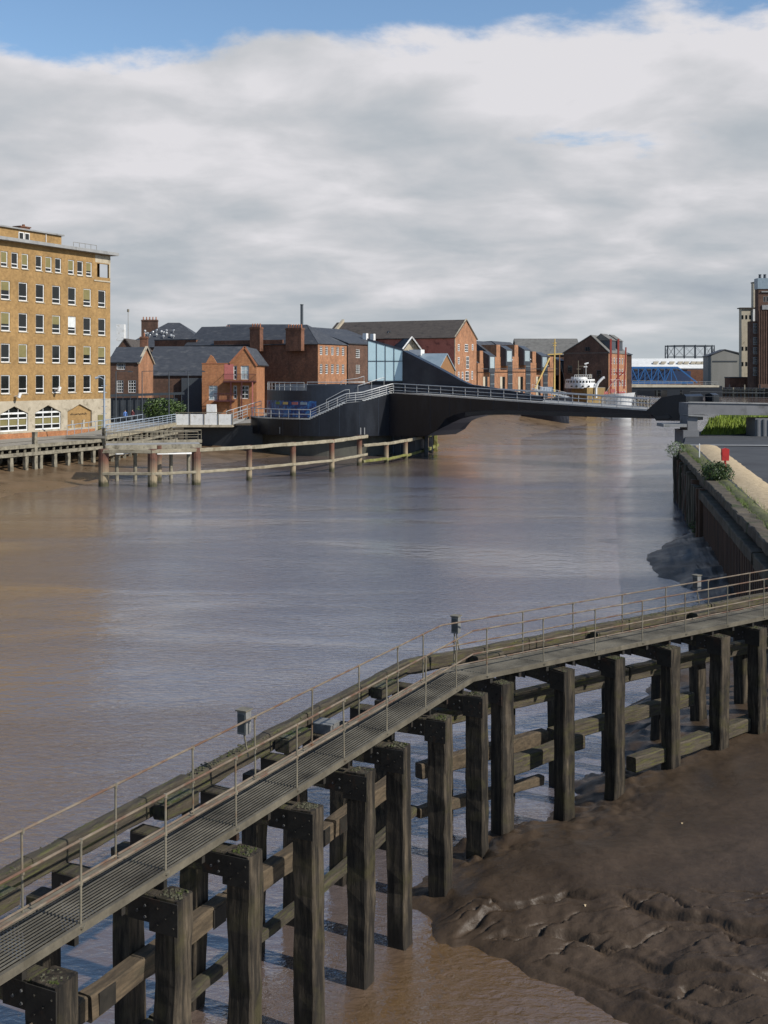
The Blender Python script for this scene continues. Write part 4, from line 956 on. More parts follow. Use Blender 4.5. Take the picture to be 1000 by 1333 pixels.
# cream hoist cabin
c9b = dp(525,0,226); c9b = V(c9b.x,226,0)
lk, _ = block('hoist_cabin', 'small building with a white bargeboard gable over a projecting cream hoist bay', 'building', c9b, V(.9,.43,0), V(-.43,.9,0), 3.6, 6, 3.2, zz(455,226), zz(441,226), 'concrete', 'slate', over=.5,
    front=[(.5, zz(468,226), 1.1, 1.8, (2,3)), (2.1, zz(468,226), 1.1, 1.8, (2,3))])
s = MB(); u_ = V(.9,.43,0).normalized(); p0 = c9b+V(.1,-.75,0)-u_*.5; s.beam(p0+Z*(zz(457,226)+.1), p0+u_*2.3+Z*(zz(441,226)+.4), .25, .25, up=V(0,1,0)); s.beam(p0+u_*2.3+Z*(zz(441,226)+.4), p0+u_*4.6+Z*(zz(457,226)+.1), .25, .25, up=V(0,1,0)); s.build('bargeboard', M['white'], lk)
# salmon warehouse
c10 = V(13.8, 225, 0)
def wn(px, pyt, pyb, wd, arch=False): 
    t = on_line(c10, RD, px); Y = c10.y+RD.y*t; return (t-wd/2, zz(pyb,Y), wd, zz(pyt,Y)-zz(pyb,Y), (2,3))
fr10 = [wn(597,448,457,.9), wn(607,448,458,1.7), wn(615,448,456,.8), wn(597,465,474,.9), wn(608.5,464,480,1.5), wn(608,483,496,1.8), wn(602,484,495,.8), wn(614.5,483,494,.8), wn(597,484,495,.7)]
g10, _ = block('salmon_warehouse', 'large warehouse with salmon painted side wall and sunlit brick gable right of the dark fin', 'building', c10, RD, RN, 11.4, 29, 3.2, 17.3, 20.9, 'salmon', 'slatebrown', front=[])
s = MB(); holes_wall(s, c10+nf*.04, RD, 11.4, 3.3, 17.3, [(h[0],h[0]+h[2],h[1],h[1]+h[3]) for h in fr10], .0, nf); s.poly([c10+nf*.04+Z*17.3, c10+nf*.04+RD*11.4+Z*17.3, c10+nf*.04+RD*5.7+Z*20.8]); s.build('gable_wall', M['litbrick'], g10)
for h in fr10: window(g10, c10+RD*h[0]+Z*h[1], RD, nf, h[2], h[3], .04-.03, h[4], .1)
s = MB(); s.beam(c10+nf*.1-RD*.1+Z*17.35, c10+nf*.1+RD*5.7+Z*21.1, .3, .2, up=nf); s.beam(c10+nf*.1+RD*5.7+Z*21.1, c10+nf*.1+RD*11.5+Z*17.35, .3, .2, up=nf); s.build('gable_coping', M['concrete'], g10)
s = MB(); s.tube(c10-RD*.1+nf*.1+Z*3.3, c10-RD*.1+nf*.1+Z*17, .09, .09, 6); s.build('drain_pipe', M['concrete'], g10)
s = MB(); q = c10+RN*27.5; s.obox(q+RD*-.3+Z*17, RN*.6, RD*6.2, Z*.1); s.prism([q-RD*.3+Z*17.1, q+RD*5.7+Z*21, q+RD*5.7+Z*21.7, q-RD*.3+Z*17.9], RN*.6); s.build('far_coping', M['concrete'], g10)
# boarded boathouse with pale blue roof
c11 = dp(570,0,190); c11 = V(c11.x,190,0)
g11, _ = block('boarded_shed', 'small shed with pale blue metal roof and brown boarded gable behind the dark fin', 'shed', c11, RD, RN, 7.1, 10.5, 3.2, zz(482,190), zz(461,193), 'woodclad', 'bluemetal', over=.2)
s = MB(); p = c11+RD*3.5+RN*5; s.obox(p-RD*.8-RN*.7+Z*(zz(461,193)-.2), RD*1.5, RN*2.2, Z*1.0); s.build('roof_ventilator', M['white'], g11)

# ---- the modern riverside row with dark dormers
c13 = dp(621,0,243); c13 = V(c13.x,243,0); e13 = dp(739,0,296); d13 = (V(e13.x,296,0)-c13).normalized(); n13 = V(d13.y,-d13.x,0); i13 = -n13
bp = [622,643.5,667,690.5,713,736]; tops = [447,439.5,440,449,456]
for k in range(5):
    a = on_line(c13, d13, bp[k]); b = on_line(c13, d13, bp[k+1]); p = c13+d13*a; L_ = b-a; Ym = p.y
    rt = thing('riverside_apartment', ['modern brick unit with dark dormer nearest the salmon warehouse', 'second modern dormered brick unit from the salmon warehouse, the tallest roof', 'middle modern dormered brick unit of the riverside row', 'fourth modern brick unit, behind the leaning yellow boom', 'modern brick unit at the far end of the row, behind the yellow mast'][k], 'building', V(p.x,p.y,3.2), 'modern brick apartments with dark dormers')
    zt = zz(tops[k], Ym)-.6; ze = zt-3.6
    s = MB(); s.obox(p+Z*3.2, d13*(L_-.02), i13*11, Z*(ze-3.2)); s.obox(p+d13*.12*L_+Z*ze, d13*(.20*L_), i13*9, Z*(zt-ze-.9)); s.build('wall', M['litbrick'], rt)
    # monopitch dark roof rising away then falling
    s = MB(); s.prism([p+Z*ze-d13*.1, p+i13*5+Z*zt-d13*.1, p+i13*11+Z*(zt-.2)-d13*.1, p+i13*11+Z*ze-d13*.1], d13*(L_*1.02)); s.build('roof', M['slate'], rt)
    # brick flank upstand
    # projecting dormer box: dark cheek and glazed front
    q = p+d13*(.34*L_)+n13*1.3; s = MB(); h0 = ze-1.9; h1 = ze+1.7
    s.prism([q+Z*h0, q+Z*h1, q+i13*1.5+Z*(h1+.9), q+i13*6+Z*(h1+.9), q+i13*6+Z*ze, q+i13*1.2+Z*ze, q+i13*1.2+Z*h0], d13*(.36*L_)); dm = s.build('dormer', M['lead'], rt)
    s = MB(); s.obox(q+n13*.02+d13*(.05*L_)+Z*(h0+.9), d13*(.26*L_), n13*.03, Z*(h1-h0-1.2)); s.build('pane', M['glasslit'], dm)
    # dark recess with tall glazing between brick piers
    s = MB(); s.obox(p+d13*(.72*L_)+n13*.03+Z*4.4, d13*(.27*L_), n13*.08, Z*(ze-.6-4.4)); gz = s.build('stair_glazing', M['lead'], rt)
    s = MB(); 
    for z_ in range(6, int(ze), 2): s.obox(p+d13*(.73*L_)+n13*.12+Z*z_, d13*(.25*L_), n13*.03, Z*.07)
    s.build('glazing_bar', M['glasslit'], gz)
    s = MB(); s.prism([p+d13*(.70*L_)+n13*.15+Z*(ze-.6), p+d13*(1.0*L_)+n13*.15+Z*(ze-.6), p+d13*(.70*L_)+n13*.15+Z*(ze+1.2)], n13*.1); s.build('white_gusset', M['white'], rt)
    s = MB(); s.obox(p+d13*(.30*L_)+n13*.03+Z*4, d13*(.12*L_), n13*.05, Z*5.6); s.build('cream_reveal', M['cream'], rt)
    s = MB(); s.obox(p+d13*(.43*L_)+n13*.03+Z*4, d13*(.14*L_), n13*.05, Z*5.6); s.build('tall_window', M['glassdark'], rt)
    s = MB(); s.beam(p+n13*1.0+Z*(zz(480,Ym)), p+d13*L_+n13*1.0+Z*(zz(480,Ym)), .15, .12); s.build('walkway_rail', M['gas'], rt)
# ---- far brick warehouse with gable, and its neighbours
c14 = V(54.5, 280, 0)
def w14(px, pyt, pyb, wd): t = on_line(c14, RD, px); Y = c14.y+RD.y*t; return (t-wd/2, zz(pyb,Y), wd, zz(pyt,Y)-zz(pyb,Y), (2,2))
g14, ro14 = block('gabled_brick_warehouse', 'big dark brick warehouse with a wide gable behind the white ship', 'building', c14, RD, RN, 17.5, 11.2, 3.2, 15.3, 15.5, 'darkbrick', 'slategrey', 'flat', over=.0)
s = MB(); ap = c14+RN*4.3; zA = zz(437.5, 283); s.prism([c14+Z*15.4, c14+RN*11.2+Z*15.4, ap+Z*zA], RD*.5); s.build('gable', M['darkbrick'], g14)
s = MB(); s.prism([c14-nf*.0+nf*.3-RD*.2+Z*15.3, ap-RD*.2+Z*(zA+.1), ap+RD*17.6+Z*(zA+.1), c14+nf*.3+RD*17.6+Z*15.3], Z*.2); s.prism([c14+RN*11.5-RD*.2+Z*15.3, ap-RD*.2+Z*(zA+.1), ap+RD*17.6+Z*(zA+.1), c14+RN*11.5+RD*17.6+Z*15.3], Z*.2); s.build('pitched_roof', M['slategrey'], g14)
s = MB(); s.obox(c14+nf*.04+Z*3.3, RD*17.4, nf*.06, Z*12); s.build('river_front', M['litbrick'], g14)  # brighter copy of the brick paints the sunlit side
for t in (2, 4.6, 7.2, 9.8, 12.4, 15):
    for z_ in (4.4, 7.2, 10.0, 12.7): window(g14, c14+nf*.1+RD*t+Z*z_, RD, nf, 1.0, 1.5, .0, (2,2), .09)
for t0, wd_ in ((2.5,5.5),(10.5,4.2)):
    s = MB(); q = c14+RD*t0+RN*.3; s.obox(q+Z*15.6, RD*wd_, RN*4, Z*(2.9)); dmm = s.build('roof_dormer', M['lead'], g14); s = MB(); s.prism([q-RD*.2+nf*.3+Z*18.5, q-RD*.2+RN*2.2+Z*20.2, q-RD*.2+RN*4.2+Z*18.5], RD*(wd_+.4)); s.build('dormer_roof', M['slategrey'], dmm)
for px, pyt, pyb in ((768,452,457),(760,480,490),(745,476,486),(783,482,493)):
    t = on_line(c14, RN, px); q = c14+RN*t-RD*.02; window(g14, q+Z*zz(pyb,285), RN, -RD, 1.1, (pyb-pyt)*.19, .02, (2,2), .06, 'darkbrick' if 0 else 'gas')
x0 = dp(672,0,305).x
block('grey_roofed_store', 'long store with an old grey slate roof behind the modern riverside row', 'building', V(x0,300,0), X_, Yd, dp(757,0,300).x-x0, 16, 3.2, zz(462,300), zz(441.5,308), 'darkbrick', 'slategrey', 'along')
x0 = dp(812,0,318).x
block('dark_end_building', 'plain dark brick block just left of the blue bridge', 'building', V(x0,318,0), X_, Yd, dp(822.5,0,318).x-x0, 14, 3.2, zz(462,318), zz(459,318), 'darkbrick', 'slate', 'along')

# ---- far background: sheds, gasholder, mill, silo
x0 = dp(800,0,640).x; x1 = dp(962,0,640).x
sh, _ = block('white_roofed_shed', 'long industrial shed with a white roof and small roof vents behind the blue bridge', 'shed', V(x0,640,0), X_, Yd, x1-x0, 30, 3.9, zz(480.5,640), zz(467,655), 'redbrick', 'shedroof', 'along')
for px in (852,862,873,884,892,901,908,915):
    s = MB(); q = dp(px,472.5,646); s.obox(q+V(-.8,0,-.5), V(2.6,0,0), V(0,2,0), V(.8,0,1.4)); s.build('roof_vent', M['cream'], sh)
s = MB(); s.box(x0, x1, 639.5, 640, zz(482,640), zz(479.5,640)); s.build('gutter', M['gas'], sh)
gh = thing('gasholder_frame', 'open iron gasholder frame standing above the white shed roof', 'gasholder', V(dp(898,0,900).x,900,3.9))
gc = dp(898,0,900); gr_ = 18.5; n = 14; zt = zz(450.5,900)
s = MB()
pts = [V(gc.x+gr_*math.cos(2*PI*k/n+.2), 900+gr_*math.sin(2*PI*k/n+.2), 0) for k in range(n)]
for p in pts:
    s = MB(); s.tube(p+Z*3.9, p+Z*(zt+.6), .55, .42, 6); s.build('column', M['gas'], gh)
s = MB()
for k in range(n):
    for z_ in (zt, zt-8.5, zt-17): s.beam(pts[k]+Z*z_, pts[(k+1)%n]+Z*z_, .5, .7 if z_ == zt else .4)
    s.beam(pts[k]+Z*(zt-8.5), pts[(k+1)%n]+Z*zt, .14, .14); s.beam(pts[k]+Z*zt, pts[(k+1)%n]+Z*(zt-8.5), .14, .14)
s.build('ring_girders', M['gas'], gh)
Y = 575; x0 = dp(922,0,Y).x; x1 = dp(966,0,Y).x
m_ = thing('grey_gabled_shed', 'pale grey clad shed with a low gable left of the cream silo', 'shed', V(x0,Y,3.9))
s = MB(); s.prism([V(x0,Y,3.9), V(dp(975,0,Y).x,Y,3.9), V(dp(975,0,Y).x,Y,zz(466,Y)), V(x1,Y,zz(463,Y)), V(dp(944,0,Y).x,Y,zz(455.5,Y)), V(x0,Y,zz(464,Y))], V(0,9,0)); s.build('wall', M['shedgrey'], m_)
s = MB(); s.prism([V(dp(944,0,Y).x,Y-.3,zz(455.5,Y)), V(dp(944,0,Y).x,Y-.3,zz(454.5,Y)), V(dp(976,0,Y).x,Y-.3,zz(462,Y)), V(dp(976,0,Y).x,Y-.3,zz(464.5,Y))], V(0,9.6,0)); s.prism([V(dp(944,0,Y).x,Y-.3,zz(455.5,Y)), V(dp(944,0,Y).x,Y-.3,zz(454.5,Y)), V(x0-.3,Y-.3,zz(463.3,Y)), V(x0-.3,Y-.3,zz(464.5,Y))], V(0,9.6,0)); s.build('roof', M['slate'], m_)
s = MB(); s.box(dp(928,0,Y).x, dp(960,0,Y).x, Y-.2, Y, zz(471,Y), zz(469.5,Y)); s.build('sign_band', M['gas'], m_)
Y = 560; x0 = dp(965.5,0,Y).x; x1 = dp(992,0,Y).x
si = thing('cream_silo', 'tall cream rendered silo block with small square windows near the right edge', 'silo', V(x0,Y,3.9))
s = MB(); s.box(x0, x1, Y, Y+4, 3.9, zz(401.5,Y)); s.build('wall', M['cream'], si)
s = MB(); s.box(dp(980,0,Y).x, x1, Y-.6, Y-.02, zz(418,Y), zz(402,Y)-.05); s.build('white_panel', M['white'], si)  # plain white panel on the silo's upper right
s = MB(); s.box(x0-.8, x1+.4, Y-.8, Y+4.5, zz(401.5,Y), zz(400.3,Y)); s.build('roof', M['slatebrown'], si)
s = MB(); s.box(dp(981.5,0,Y).x, x1, Y+.5, Y+3.9, zz(400.3,Y), zz(368,Y)); tw = s.build('upper_tower', M['cream'], si); s = MB(); s.box(dp(981,0,Y).x, x1+.4, Y+.2, Y+4.3, zz(368,Y), zz(366.8,Y)); s.build('tower_roof', M['slatebrown'], tw)
for px in (966.5,971.5,976.5):
    for py in (413,454,474):
        if py > 420 and px > 975: continue
        window(si, dp(px-1,py+2.5,Y), X_, V(0,-1,0), .95, 2.0, .02, (1,1), .1, 'gas')
Y = 540; x0 = dp(978.5,0,Y).x; x1 = dp(1060,0,Y).x; xt = dp(987.5,0,Y).x
ml = thing('brick_mill', 'tall dark brick mill with a pale rooftop box at the right edge', 'building', V(x0,Y,3.9))
s = MB(); s.box(x0, xt, Y+2, Y+6, 3.9, zz(418,Y)); s.box(xt, x1, Y+.0, Y+5, 3.9, zz(376,Y)); s.build('wall', M['darkbrick'], ml)
s = MB(); s.box(xt-.4, x1, Y-.3, Y+5, zz(376,Y), zz(362,Y)); cp = s.build('rooftop_box', M['bluemetal'], ml)
s = MB()
for px in (989.5,995.8): q = dp(px,362,Y+3); s.tube(q, q+Z*1.6, .7, .6, 8); s.tube(q+Z*1.6, q+Z*1.8, .9, .5, 8)
s.build('roof_cowls', M['gas'], cp)
s = MB(); s.box(dp(992,0,Y).x, x1, Y-.5, Y-.02, zz(403,Y), zz(397,Y)); s.box(dp(991,0,Y).x, x1, Y-.6, Y-.02, zz(380.5,Y), zz(379,Y)); s.build('stone_band', M['greyconc'], ml)
for px in range(994, 1050, 4): window(ml, dp(px,393,Y), X_, V(0,-1,0), 1.0, 2.6, .02, (1,1), .12, 'greyconc')
for (a, b) in ((421,434),(439,449),(452,461),(465,474),(478,489)): window(ml, dp(980.5,b,Y+2), X_, V(0,-1,0), 1.9, (b-a)*.36, .02, (2,3), .22, 'greyconc')
for px in range(988, 1050, 3): s = MB(); s.box(dp(px,0,Y).x, dp(px+.8,0,Y).x, Y-.25, Y-.02, 6, zz(404,Y)); s.build('brick_pier', M['darkbrick'], ml)
Y = 556
lw = thing('low_red_store', 'low red brick store on the far quay between the grey shed and the mill', 'building', V(dp(950,0,Y).x,Y,3.9))
s = MB(); s.box(dp(950,0,Y).x, dp(978,0,Y).x, Y, Y+8, 3.9, zz(492,Y)); s.build('wall', M['redbrick'], lw); s = MB(); s.box(dp(949.5,0,Y).x, dp(978,0,Y).x, Y-.2, Y+8, zz(492,Y), zz(490.6,Y)); s.build('roof', M['slate'], lw)
lw = thing('far_quay_store', 'low brick store behind the far end of the blue bridge', 'building', V(dp(895,0,600).x,600,3.9))
s = MB(); s.box(dp(895,0,600).x, dp(929,0,600).x, 600, 612, 3.9, zz(486,600)); s.prism([V(dp(895,0,600).x,600,zz(486,600)), V(dp(929,0,600).x,600,zz(486,600)), V(dp(922,0,600).x,600,zz(481,600)), V(dp(895,0,600).x,600,zz(481,600))], V(0,12,0)); s.build('wall', M['redbrick'], lw)
# timber staging on the far quay
sg = thing('quay_staging', 'dark timber staging and piles along the far right bank', 'jetty', V(170,520,2))
for k in range(30):
    t = k/29; p = V(129,543.5,0).lerp(V(171,518.5,0), t)+V(-.3,-.6,0); s = MB(); s.timber(p-Z, p+Z*(4.3 if k % 4 else 5.6), .5, .5, 0, X_, .02, 1, .04, k); s.build('pile', M['steelblack'] if k % 3 else M['jettytimber'], sg)
s = MB(); s.beam(V(129,542.6,3.2), V(171,517.6,3.2), .5, .4); s.beam(V(129,542.6,1.8), V(171,517.6,1.8), .5, .4); s.build('waling', M['jettytimber'], sg)
# ---- low far banks of trees and roofs closing the horizon
def hedge_mass(name, label, cat, c, r, n, ls, mats, rnd, kind=None, parent=None):
    mb = MB()
    for i in range(n):
        while True:
            p = V(rnd.uniform(-1,1), rnd.uniform(-1,1), rnd.uniform(-1,1))
            if p.length < 1: break
        if p.length < .5 and rnd.random() < .6: p = p.normalized()*rnd.uniform(.6,1)
        k = 1 + .35*noise.noise(p*2.1 + Vector((c[0],c[1],c[2])))
        q = V(c[0]+p.x*r[0]*k, c[1]+p.y*r[1]*k, c[2]+p.z*r[2]*k)
        a = V(rnd.uniform(-1,1), rnd.uniform(-1,1), rnd.uniform(-.6,1)).normalized(); b = a.orthogonal().normalized(); cc = a.cross(b)
        l = ls*rnd.uniform(.6,1.3)
        mb.poly([q-b*l-cc*l*.08, q-cc*l*.3, q+b*l, q+cc*l*.3], rnd.choice(range(len(mats))))
    o = mb.build(name, [M[x] for x in mats], parent)
    if label: tag(o, label, cat, kind=kind)
    return o
# ------------------------------------------------------------------ the black swing bridge
HC = V(-6.0, 152.0, 0)
AD = V(29.67, -24, 0).normalized(); AN = V(-AD.y, AD.x, 0)      # along the arm; AN points to its far side
A0 = V(1.4, 142, 0)                                            # on the near parapet line at px 515
def armz(px): return 7.75 + (6.4-7.75)*((px-515)/300)
def arm(px): return A0 + AD*on_line(A0, AD, px)
br = thing('swing_bridge', 'black steel swing footbridge with round drum, stepped rail and sloping fin across the river', 'bridge', V(HC.x, HC.y, 0))
def ang(px, r): # angle on the near half of the drum where column px is seen
    best = None
    for k in range(2001):
        a = -PI + PI*k/2000; p = HC + V(r*math.cos(a), r*math.sin(a), 0)
        e = abs(CX + F*p.x/p.y - px)
        if best is None or e < best[0]: best = (e, a)
    return best[1]
RO = 11.5
aL = -PI-.55; 
# skirt: the outer wall of the drum, its top following the stair
prof = [(300,4.45),(330,4.6),(404,4.6),(450,6.55),(472,6.75),(511,7.75),(548,7.75)]
def skirt_top(a):
    p = HC + V(RO*math.cos(a), RO*math.sin(a), 0); px = CX + F*p.x/p.y
    if a < -PI: return 4.45
    for (x0, z0), (x1, z1) in zip(prof[:-1], prof[1:]):
        if x0 <= px <= x1: return z0+(z1-z0)*(px-x0)/(x1-x0)
    return 4.45 if px < 300 else 7.75
aR = ang(545, RO)
ss = MB(); NS = 120; zb0 = 2.5
for k in range(NS):
    a, b = aL+(aR-aL)*k/NS, aL+(aR-aL)*(k+1)/NS
    pa, pb = HC+V(RO*math.cos(a),RO*math.sin(a),0), HC+V(RO*math.cos(b),RO*math.sin(b),0)
    ia, ib = HC+V((RO-1.9)*math.cos(a),(RO-1.9)*math.sin(a),0), HC+V((RO-1.9)*math.cos(b),(RO-1.9)*math.sin(b),0)
    ta, tb = skirt_top(a), skirt_top(b)
    ss.poly([pa+Z*zb0, pb+Z*zb0, pb+Z*tb, pa+Z*ta], 0); ss.poly([pa+Z*ta, pb+Z*tb, ib+Z*tb, ia+Z*ta], 1)
    ss.poly([pa+Z*zb0, ia+Z*zb0, ib+Z*zb0, pb+Z*zb0], 0)
ss.build('drum_skirt', [M['bridge'], M['greyconc']], br)
# the pier that carries the drum
s = MB(); s.tube(HC+Z*-1.5, HC+Z*2.6, RO-1.2, RO-1.2, 64); s.build('drum_pier', surf('stained_pier_concrete', (.05,.05,.042), (.11,.105,.085), .4, .85, .2, .02, (1,1,.3), c3=(.04,.05,.015), s3=.6), br)
s = MB(); p0 = HC+V((RO-1.25)*math.cos(-.95), (RO-1.25)*math.sin(-.95), 0)
s.obox(V(p0.x-.2,p0.y+1.6,-1.5), AD*5.2, AN*2, Z*4.3); s.build('nose_pier', M['lead'], br)
s = MB()
for k in range(4): q = V(p0.x-.25,p0.y+1.54,-1.2)+AD*(.8+k*1.1); s.beam(q, q+Z*3.9, .12, .12)
s.build('pier_rib', M['gas'], br)
# upper drum with its parapet
RI = 9.4
s = MB(); NU = 96
def upz(a):
    p = HC + V(RI*math.cos(a), RI*math.sin(a), 0); px = CX + F*p.x/p.y
    return 8.05 if (px < 399 and math.sin(a) < .3) else 8.75
for k in range(NU):
    a, b = 2*PI*k/NU, 2*PI*(k+1)/NU; c0, c1 = V(math.cos(a),math.sin(a),0), V(math.cos(b),math.sin(b),0)
    zt = upz((a+b)/2 if (a+b)/2 < PI else (a+b)/2-2*PI)
    s.poly([HC+c0*RI+Z*4.4, HC+c1*RI+Z*4.4, HC+c1*RI+Z*zt, HC+c0*RI+Z*zt]); s.poly([HC+c0*(RI-.25)+Z*4.4, HC+c1*(RI-.25)+Z*4.4, HC+c1*(RI-.25)+Z*zt, HC+c0*(RI-.25)+Z*zt]); s.poly([HC+c0*RI+Z*zt, HC+c1*RI+Z*zt, HC+c1*(RI-.25)+Z*zt, HC+c0*(RI-.25)+Z*zt])
s.build('upper_drum', M['bridgefin'], br)
s = MB(); s.tube(HC+Z*7.3, HC+Z*7.5, RI-.3, RI-.3, 64); s.build('roof_terrace', M['greyconc'], br)
# picture band: dark blue with bright panels
def mural():
    m, nt, b = newmat('blue_picture_band'); tc = nd(nt, 'ShaderNodeTexCoord'); o = tc.outputs['Object']
    vo = nd(nt, 'ShaderNodeTexVoronoi'); vo.inputs['Scale'].default_value = 1.3; nt.links.new(o, vo.inputs['Vector'])
    n_ = nz(nt, o, 2.2, 3); c = ramp(nt, [(.35, (.006,.012,.05)), (.5, (.012,.04,.16)), (.62, (.02,.12,.30)), (.75, (.10,.25,.42))], n_).outputs[0]
    nt.links.new(c, b.inputs['Base Color']); b.inputs['Roughness'].default_value = .3; return m
M['mural'] = mural()
s = MB(); a0_, a1_ = ang(340.5, RI), ang(412, RI)
for k in range(30):
    a, b = a0_+(a1_-a0_)*k/30, a0_+(a1_-a0_)*(k+1)/30
    c0, c1 = V(math.cos(a),math.sin(a),0), V(math.cos(b),math.sin(b),0); s.poly([HC+c0*(RI+.03)+Z*4.7, HC+c1*(RI+.03)+Z*4.7, HC+c1*(RI+.03)+Z*6.75, HC+c0*(RI+.03)+Z*6.75])
mo = s.build('picture_window', M['mural'], br)
for px, cc in ((345,'yellow'),(351,'redcrane'),(362,'leaf3'),(372,'yellow'),(384,'pink'),(395.5,'bluemetal')):
    a = ang(px, RI); c0 = V(math.cos(a),math.sin(a),0); tn = V(-c0.y,c0.x,0); s = MB(); wd = .45 if px < 355 else .95
    s.obox(HC+c0*(RI+.03)+Z*6.28-tn*wd/2, tn*wd, c0*.03, Z*.32); s.build('coloured_panel', M[cc], mo)
# drum-top rail
def railing(pts, h, r=.035, sp=1.6, mid=(.5,), name='railing', parent=br, mat='stainless', thick=.05):
    m = MB()
    for f_ in (1.0,)+tuple(mid): m.path([p+Z*h*f_ for p in pts], thick if f_ == 1.0 else r, 5)
    L = [0]
    for a, b in zip(pts[:-1], pts[1:]): L.append(L[-1]+(b-a).length)
    n = max(1, round(L[-1]/sp))
    for k in range(n+1):
        t = L[-1]*k/n
        for i in range(len(pts)-1):
            if t <= L[i+1]+1e-5:
                p = pts[i].lerp(pts[i+1], (t-L[i])/max(1e-6, L[i+1]-L[i])); m.beam(p, p+Z*h, r*1.8, r*1.8, up=V(1,0,0)) if False else m.tube(p, p+Z*h, r, r, 5); break
    return m.build(name, M[mat], parent)
def arc(px0, px1, r, zf, n=16):
    a, b = ang(px0, r), ang(px1, r); return [HC+V(r*math.cos(a+(b-a)*k/n), r*math.sin(a+(b-a)*k/n), 0) + Z*(zf if not callable(zf) else zf(k/n)) for k in range(n+1)]
railing(arc(340, 396, RI-.1, 8.05), 1.0, .03, 1.1)
railing(arc(400, 475, RI-.1, 8.75), .35, .03, 2.4, mid=())
# lower walk, stair, landing, upper stair
rr = RO-.12
bq = arc(322, 404, rr, 4.6, 22); railing(bq, 1.15, .04, 1.45, mid=(.5,), thick=.06)
def zprof(a):
    return skirt_top(a)+.02
def arcz(px0, px1, n=24, r=rr, dz=0):
    a, b = ang(px0, r), ang(px1, r); return [HC+V(r*math.cos(a+(b-a)*k/n), r*math.sin(a+(b-a)*k/n), 0)+Z*(zprof(a+(b-a)*k/n)+dz) for k in range(n+1)]
railing(arcz(404, 451), 1.1, .035, 1.2, mid=(.72,.45,.2), thick=.07)
railing(arcz(451, 474), 1.1, .035, 1.0, mid=(.75,.5,.25), thick=.07)
railing(arcz(474, 512), 1.1, .035, 1.2, mid=(.75,.5,.25), thick=.07)
# inner stair rails
railing(arcz(425, 455, r=RO-1.8, dz=.55), 1.0, .03, 2.4, mid=(), thick=.045)
railing(arcz(466, 500, r=RO-1.8, dz=.9), 1.0, .03, 2.4, mid=(), thick=.045)
railing(arcz(444, 474, r=RO-2.3, dz=1.9), .9, .03, 4, mid=(), thick=.04)
# treads
for (x0, x1, n) in ((404,450,13),(473,511,10)):
    for k in range(n):
        px = x0+(x1-x0)*(k+.5)/n; a = ang(px, RO); c0 = V(math.cos(a),math.sin(a),0); tn = V(-c0.y,c0.x,0)
        s = MB(); s.obox(HC+c0*(RO+.03)-tn*.3+Z*(skirt_top(a)+.0), tn*.42, -c0*1.8, Z*.14); s.build('stair_tread', M['stainless'], br)
s = MB(); pts = arc(322, 404, RO, 4.6, 22)
for a, b in zip(pts[:-1], pts[1:]): s.beam(a+Z*.02, b+Z*.02, .1, .16)
s.build('walk_kerb', M['stainless'], br)
for k in range(1, 15):
    a = aL + (aR-aL)*k/15; c0 = V(math.cos(a),math.sin(a),0); tn = V(-c0.y,c0.x,0); s = MB(); s.obox(HC+c0*(RO+.0)-tn*.03+Z*2.5, tn*.06, c0*.02, Z*(skirt_top(a)-2.5)); s.build('plate_seam', M['bridgefin'], br)
for px in (560,585,612,642,675,708,740,772,805,835):
    p = arm(px); zl = [st_ for st_ in [(506,2.5),(556,2.62),(568,3.3),(580,4.2),(592,4.75),(606,5.1),(625,5.32),(660,5.42),(846,5.38)]]
    for (xa_,za_),(xb_,zb_) in zip(zl[:-1],zl[1:]):
        if xa_ <= px <= xb_: zl_ = za_+(zb_-za_)*(px-xa_)/(xb_-xa_)+.6
    s = MB(); s.obox(p-AN*.02+Z*zl_, AD*.07, AN*.03, Z*(armz(px)-.05-zl_)); s.build('plate_seam', M['bridgefin'], br)
# white streak marks and drain outlets on the skirt
for px in (364,469,474): 
    a = ang(px, RO); c0 = V(math.cos(a),math.sin(a),0); s = MB(); q = HC+c0*(RO+.02); s.obox(q+Z*2.7, V(-c0.y,c0.x,0)*.12, c0*.02, Z*.85); s.build('drain_outlet', M['greyconc'], br)

# arm: outer girder, tapering to the nose
stn = [(506,2.5,7.72),(520,2.5,7.75),(540,2.52,7.72),(556,2.62,7.65),(568,3.3,7.6),(580,4.2,7.5),(592,4.75,7.45),(606,5.1,7.38),(625,5.32,7.28),(660,5.42,7.1),(700,5.42,6.92),(750,5.4,6.69),(800,5.38,6.46),(846,5.38,6.24)]
Wd = 6.0
gz_ = MB(); prev = None
for px, z0_, z1_ in stn:
    p = arm(px); bot = min(z0_+.9, z1_-.35) if px > 600 else z0_
    ring = [p+Z*z1_, p+AN*.1*0+Z*(z0_+.55 if px > 570 else z0_), p+AN*1.2+Z*z0_, p+AN*(Wd-1.2)+Z*z0_, p+AN*Wd+Z*(z0_+.55 if px > 570 else z0_), p+AN*Wd+Z*z1_]
    if prev:
        for k in range(6):
            j = (k+1) % 6
            gz_.poly([prev[k], ring[k], ring[j], prev[j]], 1 if k == 5 else 0)
    else: gz_.poly(ring, 0)
    prev = ring
gz_.poly(list(reversed(prev)), 0)
gz_.build('arm_girder', [M['bridge'], M['greyconc']], br)
# soffit edge strip, lighter where the plate turns
s = MB(); 
for (p0_, p1_) in zip(stn[7:-1], stn[8:]):
    a, b = arm(p0_[0]), arm(p1_[0]); s.poly([a-AN*.02+Z*(p0_[1]+.05), b-AN*.02+Z*(p1_[1]+.05), b-AN*.02+Z*(p1_[1]+.5), a-AN*.02+Z*(p0_[1]+.5)])
s.build('fascia_plate', surf('dull_brown_black_plate', (.03,.027,.024), (.045,.04,.036), .4, .6, .05), br)
